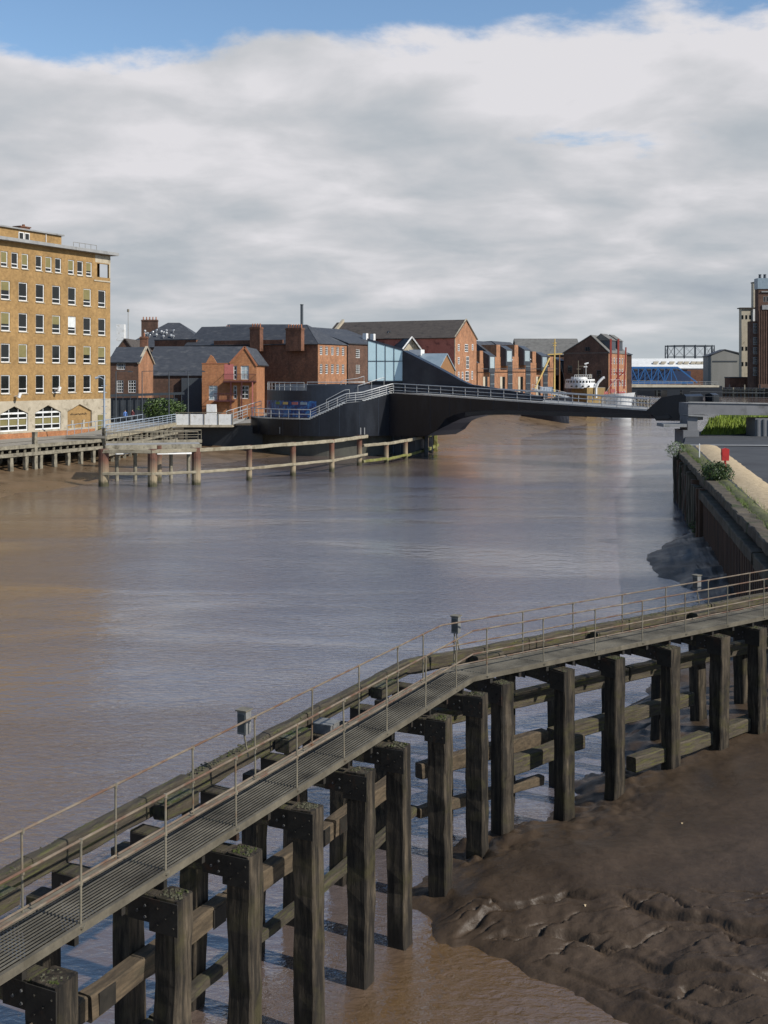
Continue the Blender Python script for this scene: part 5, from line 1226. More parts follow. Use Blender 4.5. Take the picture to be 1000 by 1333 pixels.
# front rail of the arm
def armrail(off_, px0, px1, h, sp, mid, name='railing'):
    pts = []; n = 14
    for k in range(n+1):
        px = px0+(px1-px0)*k/n; p = arm(px); pts.append(p+AN*off_+Z*(armz(px)+.02))
    return railing(pts, h, .04, sp, mid, name, thick=.06)
armrail(.08, 512, 843, 1.15, 1.8, (.28,.62))
armrail(4.4, 560, 843, 1.05, 1.8, (.5,))
s = MB(); a, b = arm(515), arm(843); s.beam(a-AN*.03+Z*(armz(515)+.05), b-AN*.03+Z*(armz(843)+.05), .08, .16); s.build('deck_edge_strip', M['stainless'], br)
# little shadow-side kick-plates beneath the rail at px 540-580
# the fin: runs back from the glass box down the middle of the arm
FO = 2.9
def finp(px): q = A0+AN*FO; return q + AD*on_line(q, AD, px)
ft = [(524,456),(545,466.5),(565,476.5),(585,487),(600,495.5),(612,500.5),(630,503),(655,507),(680,511.5),(705,516)]
s = MB(); up, lo = [], []
for px, py in ft:
    q = finp(px); up.append(V(q.x,q.y,zz(py,q.y))); lo.append(V(q.x,q.y,armz(px)-.1))
for k in range(len(ft)-1):
    w0 = .8*(1-k/len(ft))+.25; w1 = .8*(1-(k+1)/len(ft))+.25
    a, b, c_, d_ = lo[k], lo[k+1], up[k+1], up[k]
    s.poly([a,b,c_,d_]); s.poly([a+AN*w0,d_+AN*w0,c_+AN*w1,b+AN*w1]); s.poly([d_,c_,c_+AN*w1,d_+AN*w0]); s.poly([a,a+AN*w0,b+AN*w1,b])
s.build('fin', M['bridgefin'], br)
# curved apron beside the fin (px 560-690)
s = MB()
ap_ = [(555,500,504),(580,501,508),(610,503,512),(640,507,514),(670,512,516.5),(690,515.5,518)]
for (p0_, t0, u0), (p1_, t1_, u1) in zip(ap_[:-1], ap_[1:]):
    q0, q1 = finp(p0_)-AN*.8, finp(p1_)-AN*.6
    s.poly([V(q0.x,q0.y,zz(u0,q0.y)), V(q1.x,q1.y,zz(u1,q1.y)), V(q1.x,q1.y,zz(t1_,q1.y)), V(q0.x,q0.y,zz(t0,q0.y))])
s.build('fin_apron', M['bridgefin'], br)
# glass box
Yg = finp(524).y+.02; gx0, gx1 = dp(479,0,Yg).x, dp(524.5,0,Yg).x; zgb = zz(495.5,Yg)
zg = lambda x: zz(442.5 + (456-442.5)*((x-gx0)/(gx1-gx0)), Yg)
gb = MB(); th = .07
def sl_(x0, x1, z0a, z0b, z1a, z1b): gb.prism([V(x0,Yg,z0a), V(x1,Yg,z0b), V(x1,Yg,z1b), V(x0,Yg,z1a)], V(0,.12,0))
divs = [gx0 + (gx1-gx0)*k/4 for k in range(5)]; ztr = zz(470,Yg)
for x in divs: sl_(x-th/2, x+th/2, zgb, zgb, zg(x), zg(x))
sl_(gx0-.1, gx1, zg(gx0)-.05, zg(gx1)-.05, zg(gx0)+.2, zg(gx1)+.2); sl_(gx0, gx1, zgb-.15, zgb-.15, zgb, zgb); sl_(gx0, gx1, ztr-.04, ztr-.04, ztr+.04, ztr+.04)
gf = gb.build('glass_box_frame', M['bridgefin'], br)
def glz():
    m, nt, b = newmat('pale_blue_glazing'); tc = nd(nt, 'ShaderNodeTexCoord'); r = ramp(nt, [(.2, (.36,.50,.54)), (.8, (.48,.63,.67))], nz(nt, tc.outputs['Object'], .5, 3))
    nt.links.new(r.outputs[0], b.inputs['Base Color']); b.inputs['Roughness'].default_value = .12; b.inputs['Specular IOR Level'].default_value = .6; return m
M['glz'] = glz()
for k in range(4):
    x0, x1 = divs[k]+th/2, divs[k+1]-th/2
    s = MB(); s.poly([V(x0,Yg+.05,zgb), V(x1,Yg+.05,zgb), V(x1,Yg+.05,ztr-.04), V(x0,Yg+.05,ztr-.04)]); s.build('pane', M['glz'], gf)
    s = MB(); s.poly([V(x0,Yg+.05,ztr+.04), V(x1,Yg+.05,ztr+.04), V(x1,Yg+.05,zg(x1)), V(x0,Yg+.05,zg(x0))]); s.build('pane', M['glz'], gf)
s = MB(); s.prism([V(gx0,Yg+.12,zg(gx0)+.15), V(gx1,Yg+.12,zg(gx1)+.15), V(gx1,Yg+3,zg(gx1)+.15), V(gx0,Yg+3,zg(gx0)+.15)], Z*-.15); s.poly([V(gx0,Yg+.12,zgb), V(gx0,Yg+3,zgb), V(gx0,Yg+3,zg(gx0)), V(gx0,Yg+.12,zg(gx0))]); s.poly([V(gx0,Yg+3,zgb), V(gx1,Yg+3,zgb), V(gx1,Yg+3,zg(gx1)), V(gx0,Yg+3,zg(gx0))])
q = finp(524); s.prism([V(gx1,Yg,armz(515)), V(gx1,Yg,zg(gx1)+.15), V(q.x,q.y,zz(456,q.y)), V(q.x,q.y,armz(520))], V(.1,1.6,0)); s.build('glass_box_back', M['bridgefin'], br)
s = MB(); s.box(gx0+.3, gx1, Yg+.3, Yg+2.6, armz(515)-.2, zgb-.15); s.build('dark_void_block', M['bridge'], br)  # black block stands in for the dark void below the glass
# counterweight nose at the far end
nb = arm(868); npx = [(842,535.5),(862,517.5),(879,514.3),(892,513.2),(895,516),(895,548),(856,547.5),(852,541)]
def nosep(px, py, off_=0): p = arm(px)+AN*off_; return V(p.x,p.y,zz(py,arm(px).y))
s = MB(); s.prism([nosep(x,y)-AN*.3 for x, y in npx], AN*4.2); s.build('nose', M['bridge'], br)
s = MB(); s.prism([nosep(x,y)-AN*.42 for x, y in ((856,541.5),(872,540.5),(876,543),(872,545),(857,545))], AN*.12); s.build('nose_slot', M['steelblack'], br)
s = MB(); s.prism([nosep(x,y)+AN*4.6 for x, y in ((894,514),(900,512.5),(905,515),(905,526),(894,526))], AN*1.5); s.build('latch_hump', M['bridge'], br)

# ---- grey approach span on the right bank
ab = thing('approach_span', 'grey steel approach span on two piers at the right end of the black bridge', 'bridge', V(31,114,3.9))
Ya = 114.0; xL = dp(896,0,Ya).x; xR = 62
s = MB(); s.prism([V(xL,Ya,zz(524.5,Ya)), V(xR,Ya+2,zz(532,Ya)), V(xR,Ya+2,zz(545,Ya)), V(xL,Ya,zz(539.5,Ya))], V(0,3.6,0)); s.build('girder', M['abut'], ab)
s = MB(); s.prism([V(xL+.0,Ya-.12,zz(524,Ya)+.1), V(xR,Ya+1.88,zz(531.5,Ya)+.1), V(xR,Ya+1.88,zz(533.5,Ya)+.1), V(xL,Ya-.12,zz(525.5,Ya)+.1)], V(0,.1,0)); s.build('kerb_edge', M['greyconc'], ab)
s = MB(); s.prism([V(xL,Ya-.1,zz(539.7,Ya)), V(dp(927,0,Ya).x,Ya-.1,zz(541,Ya)), V(dp(927,0,Ya).x,Ya-.1,zz(543,Ya)), V(xL,Ya-.1,zz(541.5,Ya))], V(0,3.4,0)); s.build('bearing_beam', M['greyconc'], ab)
s = MB(); s.box(xL, dp(909,0,Ya).x, Ya+.2, Ya+3.2, 3.2, zz(541,Ya)); s.box(xL-.5, dp(908,0,Ya).x+.15, Ya-.1, Ya+3.3, 3.2, zz(560,Ya)); s.build('end_pier', M['abut'], ab)
s = MB(); xp = dp(985,0,Ya).x; s.box(xp, xp+5, Ya+.3, Ya+3.3, 3.2, zz(544,Ya)-.05); s.build('inner_pier', M['abut'], ab)
for k in range(8):
    s = MB(); s.box(xp+.1+k*.6, xp+.25+k*.6, Ya+.2, Ya+.3, 3.9, zz(546,Ya)); s.build('pier_rib', M['gas'], ab)
s = MB(); s.box(xL-2.4, xL-.1, Ya+.1, Ya+3, zz(556,Ya), zz(552,Ya)); s.build('bearing_shelf', M['greyconc'], ab)
pts = [V(xL+.2,Ya+.05,zz(524,Ya)+.15), V(xR,Ya+2.05,zz(531.5,Ya)+.15)]; railing(pts, .95, .012, 2.2, (.5,), 'wire_railing', ab, 'gas', .018)

# ------------------------------------------------------------------ right bank: wall, gravel, asphalt, plants
def wx(y): return 14.2+(y-42.5)*.1916
qw = thing('quay_wall', 'old timber faced quay wall with rusty sheet piles on the right bank', 'wall', V(wx(60),60,0))
M['wallconc'] = surf('old_quay_wall_face', (.045,.036,.025), (.13,.105,.07), .9, .9, .8, .06, (1,1,.25), c3=(.03,.04,.01), s3=1.2)
M['sheet'] = surf('rusty_sheet_pile', (.05,.03,.02), (.14,.075,.042), 1.4, .85, .6, .04, (1,1,.15), c3=(.025,.022,.018), s3=1.5)
wd = V(9.6,50.1,0).normalized(); wn_ = V(-wd.y, wd.x, 0)
B0 = V(14.2,42.5,0); WB = lambda t, n, z: B0 + wd*t + wn_*n + Z*z
ys = 0
# sheet piling on the near half
s = MB(); t = -3.3; k = 0
while t < 26:
    o_ = .12 if k % 2 else .3
    s.obox(WB(t,.0,-1.5), wd*.3, wn_*o_, Z*(1.5+2.75)); t += .3; k += 1
s.build('sheet_piling', M['sheet'], qw)
s = MB(); s.timber(WB(-3.3,.22,3.0), WB(1,.22,3.0), .5, .55, 0, None, .03, .6, .04, 1); s.timber(WB(1,.25,3.05), WB(26,.25,2.95), .5, .5, 0, None, .03, .6, .04, 2); s.build('capping_beam', M['wallconc'], qw)
s = MB(); s.timber(WB(-3.3,-.1,3.75), WB(51,-.1,3.72), .7, .45, 0, None, .05, .6, .05, 3); s.build('coping', M['wallconc'], qw)
for k in range(15):
    t = 27+k*1.75; s = MB(); o_ = R.uniform(.1,.35); s.timber(WB(t,o_,-1), WB(t,o_,R.uniform(3.0,3.7)), .55, .45, 0, wn_, .04, .6, .05, k); s.build('fender_pile', M['wallconc'] if k % 3 else M['sheet'], qw)
s = MB(); s.timber(WB(25,.15,2.6), WB(50,.2,2.5), .3, .4, 0, None, .04, .6, .05, 8); s.build('waling', M['wallconc'], qw)
s = MB(); s.obox(WB(51.3,-.3,-1), -wd*.4, wn_*.6, Z*4.9); s.obox(WB(25.5,.5,-1), wd*.5, -wn_*.3, Z*4.3); s.build('corner_post', M['sheet'], qw)
# gravel strip and verge
def ribbon(name, pts, w0, z, mat, kind='structure', nn=60, amp=0.05, hgt=.12):
    s = MB(); rows_ = []
    for (t, a, b) in pts: rows_.append((t, a, b))
    for k in range(nn):
        pass
    prev = None
    T0, T1 = pts[0][0], pts[-1][0]
    for i in range(nn+1):
        t = T0+(T1-T0)*i/nn
        for (ta, a0_, b0_), (tb, a1_, b1_) in zip(pts[:-1], pts[1:]):
            if ta <= t <= tb+1e-6: f_ = (t-ta)/(tb-ta); a_, b_ = a0_+(a1_-a0_)*f_, b0_+(b1_-b0_)*f_; break
        a_ += amp*3*noise.noise(V(t*.7,1,0)); b_ += amp*3*noise.noise(V(t*.7,9,0))
        ring = [WB(t, a_+(b_-a_)*j/8, z + hgt*math.sin(PI*j/8) + amp*.4*noise.noise(V(t*1.7,j,0))) for j in range(9)]
        if prev:
            for j in range(8): s.poly([prev[j], ring[j], ring[j+1], prev[j+1]])
        prev = ring
    o = s.build(name, mat, smooth=True); tag(o, kind=kind); return o
ribbon('gravel_strip', [(-2,-1.2,-3.0),(10,-1.1,-2.9),(30,-1.3,-3.1),(45,-1.5,-3.3),(58,-1.7,-3.5)], 0, 3.905, M['gravel'])
ribbon('verge', [(-2,-.35,-1.15),(20,-.35,-1.05),(45,-.35,-1.35),(58,-.35,-1.5)], 0, 3.91, surf('mossy_verge', (.05,.055,.018), (.12,.12,.045), 1.2, .95, .8, .04, c3=(.10,.09,.06), s3=2))
ribbon('quay_kerb', [(58,-1.0,-20),(59.2,-1.0,-20)], 0, 3.93, M['greyconc'], amp=0, hgt=.05)
# grass mound beyond the approach span
s = MB(); rg = random.Random(5)
gv = []; 
def gmz(x, y): return 3.92 + 1.25*sst(117, 124, y)*sst(30, 33, x) + .45*noise.noise(V(x*.22,y*.22,0)) 
for i in range(41):
    for j in range(41): y = 117.5+j*.7; x = 32.1+(y-117.5)*.5+i*1.1; gv.append((x, y, gmz(x, y)))
me = bpy.data.meshes.new('grass_mound'); me.from_pydata(gv, [], [(i*41+j, (i+1)*41+j, (i+1)*41+j+1, i*41+j+1) for i in range(40) for j in range(40)]); me.materials.append(M['grass2']); o = bpy.data.objects.new('grass_mound', me); C.objects.link(o); tag(o, kind='structure')
for k in range(26000):
    y = 117.6 + (rg.random()**1.5)*24; x = rg.uniform(32.3+(y-117.5)*.5, 60); z_ = gmz(x, y); l = rg.uniform(.25,.75)*(1+.6*noise.noise(V(x*.5,y*.5,3)))
    a = V(rg.uniform(-1,1), rg.uniform(-1,1), 0)*.25*l; wv = V(rg.uniform(-1,1), rg.uniform(-.4,.4), 0).normalized()*.05
    p = V(x,y,z_-.05); s.poly([p-wv, p+wv, p+a*.5+Z*l*.6+wv*.8, p+a+Z*l, p+a*.5+Z*l*.6-wv*.8], 0 if noise.noise(V(x*.35,y*.35,8))+rg.uniform(-.35,.35) > -.05 else (1 if rg.random() < .75 else 2))
o = s.build('long_grass', [M['grass'], M['grass2'], M['leaf3']]); tag(o, 'lush yellow green long grass under the grey approach span', 'grass', kind='stuff')
s = MB()
for k in range(3500):
    t = rg.uniform(-2, 57); n_ = rg.choice((rg.uniform(-.35,-1.2), rg.uniform(-.3,-.5))); p = WB(t, n_, 3.93); l = rg.uniform(.05,.22)*(1.6 if noise.noise(V(t*.3,0,0)) > .1 else .6); wv = V(rg.uniform(-1,1), rg.uniform(-1,1), 0)*.015; a = V(rg.uniform(-1,1), rg.uniform(-1,1), 0)*.5*l
    s.poly([p-wv, p+wv, p+a+Z*l])
for k in range(1800):
    x = rg.uniform(40,62); y = rg.uniform(100,108); p = V(x,y,3.92); l = rg.uniform(.1,.3); wv = V(.04,0,0); s.poly([p-wv, p+wv, p+V(rg.uniform(-.1,.1),0,l)], rg.choice((0,1)))
o = s.build('verge_grass', [M['grass2'], M['leaf2']]); tag(o, 'thin grass and moss along the top of the right hand quay wall', 'grass', kind='stuff')
# lifebuoy housing
P = V(22.3, 75.3, 3.9)
lb = thing('lifebuoy_post', 'red lifebuoy housing on a short post beside the gravel strip', 'lifebuoy', P)
s = MB(); s.tube(P, P+Z*.6, .07, .07, 10); s.build('post', M['red'], lb)
s = MB(); s.tube(P+V(0,.13,.0)+Z*.95, P+V(0,-.13,0)+Z*.95, .26, .22, 20); s.prism([P+V(-.22,-.12,.5), P+V(.22,-.12,.5), P+V(.24,-.12,1.25), P+V(0,-.12,1.33), P+V(-.24,-.12,1.25)], V(0,.25,0)); s.build('housing', M['red'], lb)
# white post
P = V(wx(83)+.9, 83.5, 3.9); wp = thing('marker_post', 'short white marker post at the far end of the quay wall', 'post', P)
s = MB(); s.tube(P, P+Z*1.05, .045, .04, 8); s.build('shaft', M['white'], wp); s = MB(); s.tube(P+Z*1.05, P+Z*1.12, .055, .02, 8); s.build('cap', M['white'], wp)
def shrub(name, label, c, r, n, ls, mats, stems=7, cat='shrub', group=None):
    rt = thing(name, label, cat, V(*c) - Z*r[2], group)
    hedge_mass('foliage', None, None, c, r, n, ls, mats, rg, parent=None).parent = rt
    o = rt.children[-1]; 
    for v in o.data.vertices: v.co = v.co - Vector(rt['_o'])
    s = MB(); b = V(*c)-Z*r[2]
    for k in range(stems):
        e = b+V(rg.uniform(-.7,.7)*r[0], rg.uniform(-.7,.7)*r[1], r[2]*rg.uniform(.9,1.7)); s.tube(b-Z*.2, e, .03*max(1,r[0]), .01, 5)
    s.build('stem', M['stem'], rt)
c = (wx(66)+.5, 66.5, 4.4); shrub('quay_shrub', 'dark spiky shrub growing over the wall beside the lifebuoy', c, (.9,1.1,.6), 2600, .085, ('leaf2','leaf2','leaf1'), 12)
shrub('wall_plant', 'pale leafy buddleia sprouting from the far end of the quay wall', (wx(90)-.35, 90.5, 4.1), (.8,.8,.7), 700, .085, ('leafgrey','leaf1','leafgrey'), 8)
shrub('low_weed', 'small green weed rooted at the foot of the quay wall', (wx(70)-.4, 70.0, .75), (.6,.8,.4), 260, .09, ('leaf1','leaf2'), 4)

# ------------------------------------------------------------------ left bank: jetty deck, white panel, fence, people
lj = thing('quay_footbridge', 'timber jetty deck with blue grey railings leading to the black bridge', 'jetty', V(-28,132,3))
a = V(-29.3,121.5,3.55); b = V(-26.3,145.4,3.9); nn = V((b-a).y, -(b-a).x, 0).normalized()
s = MB(); s.prism([a, b, b-nn*4.5, a-nn*4.5], Z*-.25); s.build('deck', M['paving'], lj)
s = MB(); s.beam(a+nn*.05-Z*.15, b+nn*.05-Z*.15, .15, .45); s.build('edge_beam', M['fencetimber'], lj)
railing([a, b], 1.15, .035, 1.7, (.28,.52,.76), 'railing', lj, 'bluegrey', .05)
railing([a-nn*4.3, b-nn*4.3], 1.1, .03, 2, (.5,), 'railing', lj, 'bluegrey', .045)
for k in range(13):
    p = a.lerp(b, (k+.3)/13); s = MB(); s.beam(p-nn*.2-Z*.3, p-nn*.2-Z*3.2, .3, .3, up=X_); s.build('pile', M['jettytimber'], lj)
for zc in (1.2, 2.0):
    s = MB(); s.beam(a+nn*.2-Z*zc, b+nn*.2-Z*zc, .2, .25); s.build('brace', M['jettytimber'], lj)
pn = thing('white_parapet', 'white panelled parapet of the bridge ramp between jetty and drum', 'wall', V(-23,146,3.4))
Yp = 145.6; x0, x1 = dp(229,0,Yp).x, dp(303,0,Yp).x
s = MB(); s.box(x0, x1, Yp, Yp+.15, zz(553,Yp), zz(539,Yp)); s.build('panel', M['white'], pn)
s = MB(); s.box(x0, x1, Yp-.15, Yp+2.8, zz(556,Yp), zz(553,Yp)); s.build('deck', M['concrete'], pn)
for k in range(5):
    s = MB(); x = x0+(x1-x0)*k/4; s.box(x-.04, x+.04, Yp-.09, Yp-.02, zz(553,Yp), zz(537,Yp)); s.build('post', M['galv'], pn)
s = MB(); s.beam(V(x0,Yp-.05,zz(537,Yp)), V(x1,Yp-.05,zz(537,Yp)), .08, .08); s.build('handrail', M['galv'], pn)
s = MB(); s.box(x0+.5, x1+9, Yp+2.8, Yp+3.2, -1, 3.5); s.build('dark_pier', M['steelblack'], pn)
# ramp from the parapet to the drum
rp = thing('access_ramp', 'steel access ramp with galvanised rails joining the white parapet to the drum', 'ramp', V(-18,147,4))
p0, p1 = V(x1,Yp+.2,4.0), V(dp(322,0,148).x,148,4.6)
s = MB(); s.prism([p0, p1, p1+V(0,2.4,0), p0+V(0,2.4,0)], Z*-.3); s.build('deck', M['greyconc'], rp); railing([p0, p1], 1.1, .04, 1.1, (.33,.66), 'railing', rp); railing([p0+V(-1.2,2.6,.2), p1+V(1.5,2.6,.9)], 1.1, .04, 1.1, (.5,), 'railing', rp)
# steel landing stage in front
ls_ = thing('landing_stage', 'low landing stage with thin rails and white planks behind the rusty piles', 'pontoon', V(-21,107,3))
def q_(px, py, Y): return dp(px, py, Y)
a, b = q_(137,584,106), q_(262,582,111)
s = MB(); s.prism([a, b, b+V(-1,4.5,0), a+V(-1,4.5,0)], Z*.22); s.build('deck', M['greyconc'], ls_)
s = MB(); s.beam(a-V(0,.1,-.1), b-V(0,.1,-.1), .25, .42); s.build('edge_beam', M['jettytimber'], ls_)
for (x0_, x1_) in ((151,170),(203,250)):
    s = MB(); u_, v_ = q_(x0_,588.5,105.6), q_(x1_,588,109); s.beam(u_, v_, .12, .42); s.build('white_plank', M['white'], ls_)
railing([a+V(-1,4.3,.22), b+V(-1,4.3,.22)], 1.05, .03, 1.2, (.5,), 'railing', ls_, 'galv', .04)
railing([q_(137,574,116), q_(262,571,121)], .9, .03, 1.6, (.5,), 'railing', ls_, 'jettytimber', .05)
s = MB(); s.beam(q_(137,577,116), q_(262,574,121), .5, .35); s.build('rear_beam', M['jettytimber'], ls_)
for k in range(5):
    s = MB(); p = a.lerp(b, .12+k*.19)+V(-.5,2,0); s.tube(p-Z*4, p, .18, .18, 8); s.build('post', M['jettytimber'], ls_)
# rusty pile fender fence
fn = thing('fender_fence', 'line of rusty tubular piles joined by two bleached timber rails in the water', 'fence', V(-6,118,0))
fb = [(135,633,13.5),(194,632,8),(198.5,633.5,12.5),(255.5,631,12),(324.5,625.5,7.5),(381.5,619.5,7.5),(432,614,7),(468,606,7),(503,603,6),(528,598,6),(548,592,5.5)]
fp = []
for i, (px, py, wpx) in enumerate(fb):
    p = at(px, py, 0); r = wpx*p.y/F/2
    if px == 194: p = p+V(0,4.5,0)
    zt = 3.35 if px < 470 else 2.15
    s = MB(); s.tube(p-Z*1.5, p+Z*zt, r, r, 14); s.build('pile', M['rustpile'], fn)
    if px != 194: fp.append((p, px))
def tb(a, b, h, w, nm='rail', mt='fencetimber', seed=0):
    s = MB(); s.timber(a, b, w, h, 0, None, .025, .8, .04, seed); s.build(nm, M[mt], fn)
gl = lambda px, Y, z: V((px-CX)*Y/F, Y, z)
top = [fp[0][0], fp[1][0], fp[2][0], fp[3][0], fp[4][0], fp[5][0], fp[6][0]+V(.8,1.2,0)]
for k in range(len(top)-1): tb(top[k]+V(0,-.3,3.15), top[k+1]+V(0,-.3,3.17), .34, .34, seed=k)
for k in range(len(top)-1): tb(top[k]+V(0,-.35,1.15), top[k+1]+V(0,-.35,1.18), .26, .26, 'rail', 'fencetimber', seed=k+20)
t2_ = [fp[6][0]+V(.4,.2,0), fp[7][0], fp[8][0], fp[9][0]+V(.5,.6,0)]
for k in range(3): tb(t2_[k]+V(0,-.3,2.2), t2_[k+1]+V(0,-.3,2.25), .32, .32, seed=k+40); tb(t2_[k]+V(0,-.35,.45), t2_[k+1]+V(0,-.35,.55), .28, .3, 'rail', 'greentimber', seed=k+50)
for (px, py, h) in ((555,593,2.4),(561,590,2.7),(567,588,2.7),(563,586,2.9)):
    p = at(px, py, 0); s = MB(); s.timber(p-Z, p+Z*h, .5, .5, 0, X_, .03, .6, .05, px); s.build('end_post', M['greentimber'] if px > 565 else M['steelblack'], fn)
s = MB(); p = at(553,593,0); q = at(570,586,0); s.timber(p+Z*2.2, q+Z*2.5, .4, .35, 0, None, .03, .6, .04, 77); s.timber(p+Z*.6, q+Z*.7, .4, .4, 0, None, .03, .6, .04, 78); s.build('end_rail', M['greentimber'], fn)
# hedge, palisade, street lamps and two people by the small house
hg = hedge_mass('hedge', 'clipped green hedge in front of the long slate shed', 'hedge', (dp(212,0,161).x,161,5.2), (3.2,1.0,1.5), 3200, .2, ('leaf1','leaf2','leaf1'), rg)
pf = thing('palisade_fence', 'blue grey palisade railings around the yard behind the hedge', 'fence', V(-34,165,3.2))
s = MB(); x0_, x1_ = dp(141,0,165).x, dp(240,0,165).x
k = x0_
while k < x1_: s.beam(V(k,165,3.2), V(k,165,zz(512,165)), .12, .06, up=X_); k += 1.05
s.beam(V(x0_,165,zz(515,165)), V(x1_,165,zz(512,165)), .1, .35); s.beam(V(x0_,165,4.0), V(x1_,165,4.0), .1, .1); s.build('rail', M['gas'], pf)
s = MB(); s.box(x0_, x1_-1, 165.3, 165.5, 3.2, zz(518,165)); s.build('dark_panel', M['lead'], pf)
lbs = ['thin lamp post in front of the small dark brick house', 'thin lamp post before the sunlit end of the small house', 'thin lamp post above the middle of the hedge', 'thin lamp post just right of the hedge']
lamp0 = None
def make_lamp():
    rt = thing('street_lamp', lbs[0], 'street lamp', (0,0,0), 'thin dark lamp posts along the quay', local=True)
    s = MB(); s.tube(V(0,0,0), V(0,0,7.2), .09, .06, 8); s.build('post', M['gas'], rt)
    s = MB(); s.beam(V(0,0,7.2), V(2.1,0,7.25), .07, .07); s.build('arm', M['gas'], rt)
    s = MB(); s.box(1.7, 2.3, -.14, .14, 7.08, 7.2); s.build('lamp_head', M['gas'], rt); return rt
for i, (px, Y) in enumerate(((151,158),(185,160),(220,155),(245,155))):
    lamp0 = lamp0 or make_lamp(); o = lamp0 if i == 0 else copy_tree(lamp0)
    o.location = V(dp(px,0,Y).x, Y, 3.3); o['label'] = lbs[i]
# signs of life: people
def person(loc, label, top, legs, face=0):
    rt = thing('person', label, 'person', (0,0,0), local=True); rt.location = loc; rt.rotation_euler = (0,0,face)
    sk = [(0,0,.95),(0,0,1.2),(0,0,1.42),(0,0,1.52),(0,-.01,1.66),(.19,0,1.4),(.25,.03,1.12),(.24,-.1,.88),(-.19,0,1.4),(-.25,-.03,1.12),(-.24,.08,.88),(.1,0,.9),(.11,-.14,.5),(.11,-.1,.06),(.11,-.24,.03),(-.1,0,.9),(-.11,.1,.5),(-.11,.24,.08),(-.11,.12,.03)]
    ed = [(0,1),(1,2),(2,3),(3,4),(2,5),(5,6),(6,7),(2,8),(8,9),(9,10),(0,11),(11,12),(12,13),(13,14),(0,15),(15,16),(16,17),(17,18)]
    rad = [.14,.13,.14,.06,.105,.07,.05,.035,.07,.05,.035,.1,.07,.045,.04,.1,.07,.045,.04]
    me = bpy.data.meshes.new('body'); me.from_pydata(sk, ed, []); o = bpy.data.objects.new('body', me); C.objects.link(o); o.parent = rt
    md = o.modifiers.new('Skin', 'SKIN'); o.modifiers.new('Sub', 'SUBSURF').render_levels = 1
    for i, r in enumerate(rad): me.skin_vertices[0].data[i].radius = (r, r*.8)
    me.skin_vertices[0].data[0].use_root = True
    m, nt, b = newmat('clothed_body'); tc = nd(nt, 'ShaderNodeTexCoord'); sx = nd(nt, 'ShaderNodeSeparateXYZ'); nt.links.new(tc.outputs['Object'], sx.inputs[0])
    r = ramp(nt, [(0, legs), (.44, legs), (.47, top), (.75, top), (.765, (.5,.3,.22))]); r.color_ramp.interpolation = 'CONSTANT'
    mp = nd(nt, 'ShaderNodeMath', operation='DIVIDE'); mp.inputs[1].default_value = 2.0; nt.links.new(sx.outputs[2], mp.inputs[0]); nt.links.new(mp.outputs[0], r.inputs[0]); nt.links.new(r.outputs[0], b.inputs['Base Color']); b.inputs['Roughness'].default_value = .8
    me.materials.append(m)
    s = MB(); 
    for j in range(4):
        a0, a1 = j*PI/8, (j+1)*PI/8
        s.tube(V(0,.02,1.70+.1*math.sin(a0)), V(0,.02,1.70+.1*math.sin(a1)), .115*math.cos(a0)+.002, .115*math.cos(a1)+.002, 10)
    s.build('hair', M['hair'], rt)
person(V(dp(163,0,150).x,150,3.7), 'person in a blue top walking on the quay footbridge', (.08,.17,.42), (.03,.035,.05), .4)
person(V(dp(172.5,0,152).x,152,3.7), 'person in a dark red top beside the one in blue', (.16,.04,.045), (.02,.02,.025), -.5)

# ------------------------------------------------------------------ ships and cranes beyond the bridge
# white lightship-like vessel: hull bow-on with a rounded deckhouse
def hull(root, bow, d, L, B, z0, z1, sheer, mat, mat2=None, flare=1.0, name='hull'):
    bow = V(bow.x, bow.y, 0); side = V(-d.y, d.x, 0); s = MB(); n = 16; rings = []
    for i in range(n+1):
        t = i/n; w = B/2*(1-(1-min(1,t*2.6))**2.2)*(1 if t < .8 else 1-.35*((t-.8)/.2)**2); w = max(w, .05)
        sh = sheer*(1-t)**2
        c = bow + d*(L*t)
        rake = -d*(.9*(1-t)**4)
        rings.append([c-side*w+rake*1+Z*(z1+sh), c-side*w*.92+Z*((z0+z1)/2), c-side*w*.6+Z*(z0), c+side*w*.6+Z*(z0), c+side*w*.92+Z*((z0+z1)/2), c+side*w+rake*1+Z*(z1+sh)])
    for a, b in zip(rings[:-1], rings[1:]):
        for k in range(6): s.poly([a[k], b[k], b[(k+1)%6], a[(k+1)%6]], 1 if k == 5 else 0)
    s.poly(rings[-1], 0); return s.build(name, [M[mat], M[mat2 or mat]], root)
Ys = 255
sx_ = dp(760,0,Ys).x
sh = thing('white_ship', 'ship with ochre hull and rounded white bridge house moored beyond the footbridge', 'ship', V(sx_,Ys+5,0))
hull(sh, V(sx_+.5,Ys-1,0), V(.2,.98,0).normalized(), 26, 7.6, -.6, zz(505.5,Ys), .2, 'hullyel', 'greyconc')
def ring_house(cx, cy, rx, ry, z0, z1, mat, name, parent, n=28, tp=.93):
    s = MB(); k0 = len(s.v); 
    A = [V(cx+rx*math.cos(2*PI*k/n), cy+ry*math.sin(2*PI*k/n), z0) for k in range(n)]; B_ = [V(cx+rx*tp*math.cos(2*PI*k/n), cy+ry*tp*math.sin(2*PI*k/n), z1) for k in range(n)]
    for k in range(n): s.poly([A[k], A[(k+1)%n], B_[(k+1)%n], B_[k]])
    s.poly(B_); s.poly(list(reversed(A))); return s.build(name, M[mat], parent)
pxm = Ys/F
ring_house(sx_, Ys+4, 20.5*pxm, 5, zz(505.5,Ys), zz(499.5,Ys), 'white', 'main_house', sh, tp=.99)
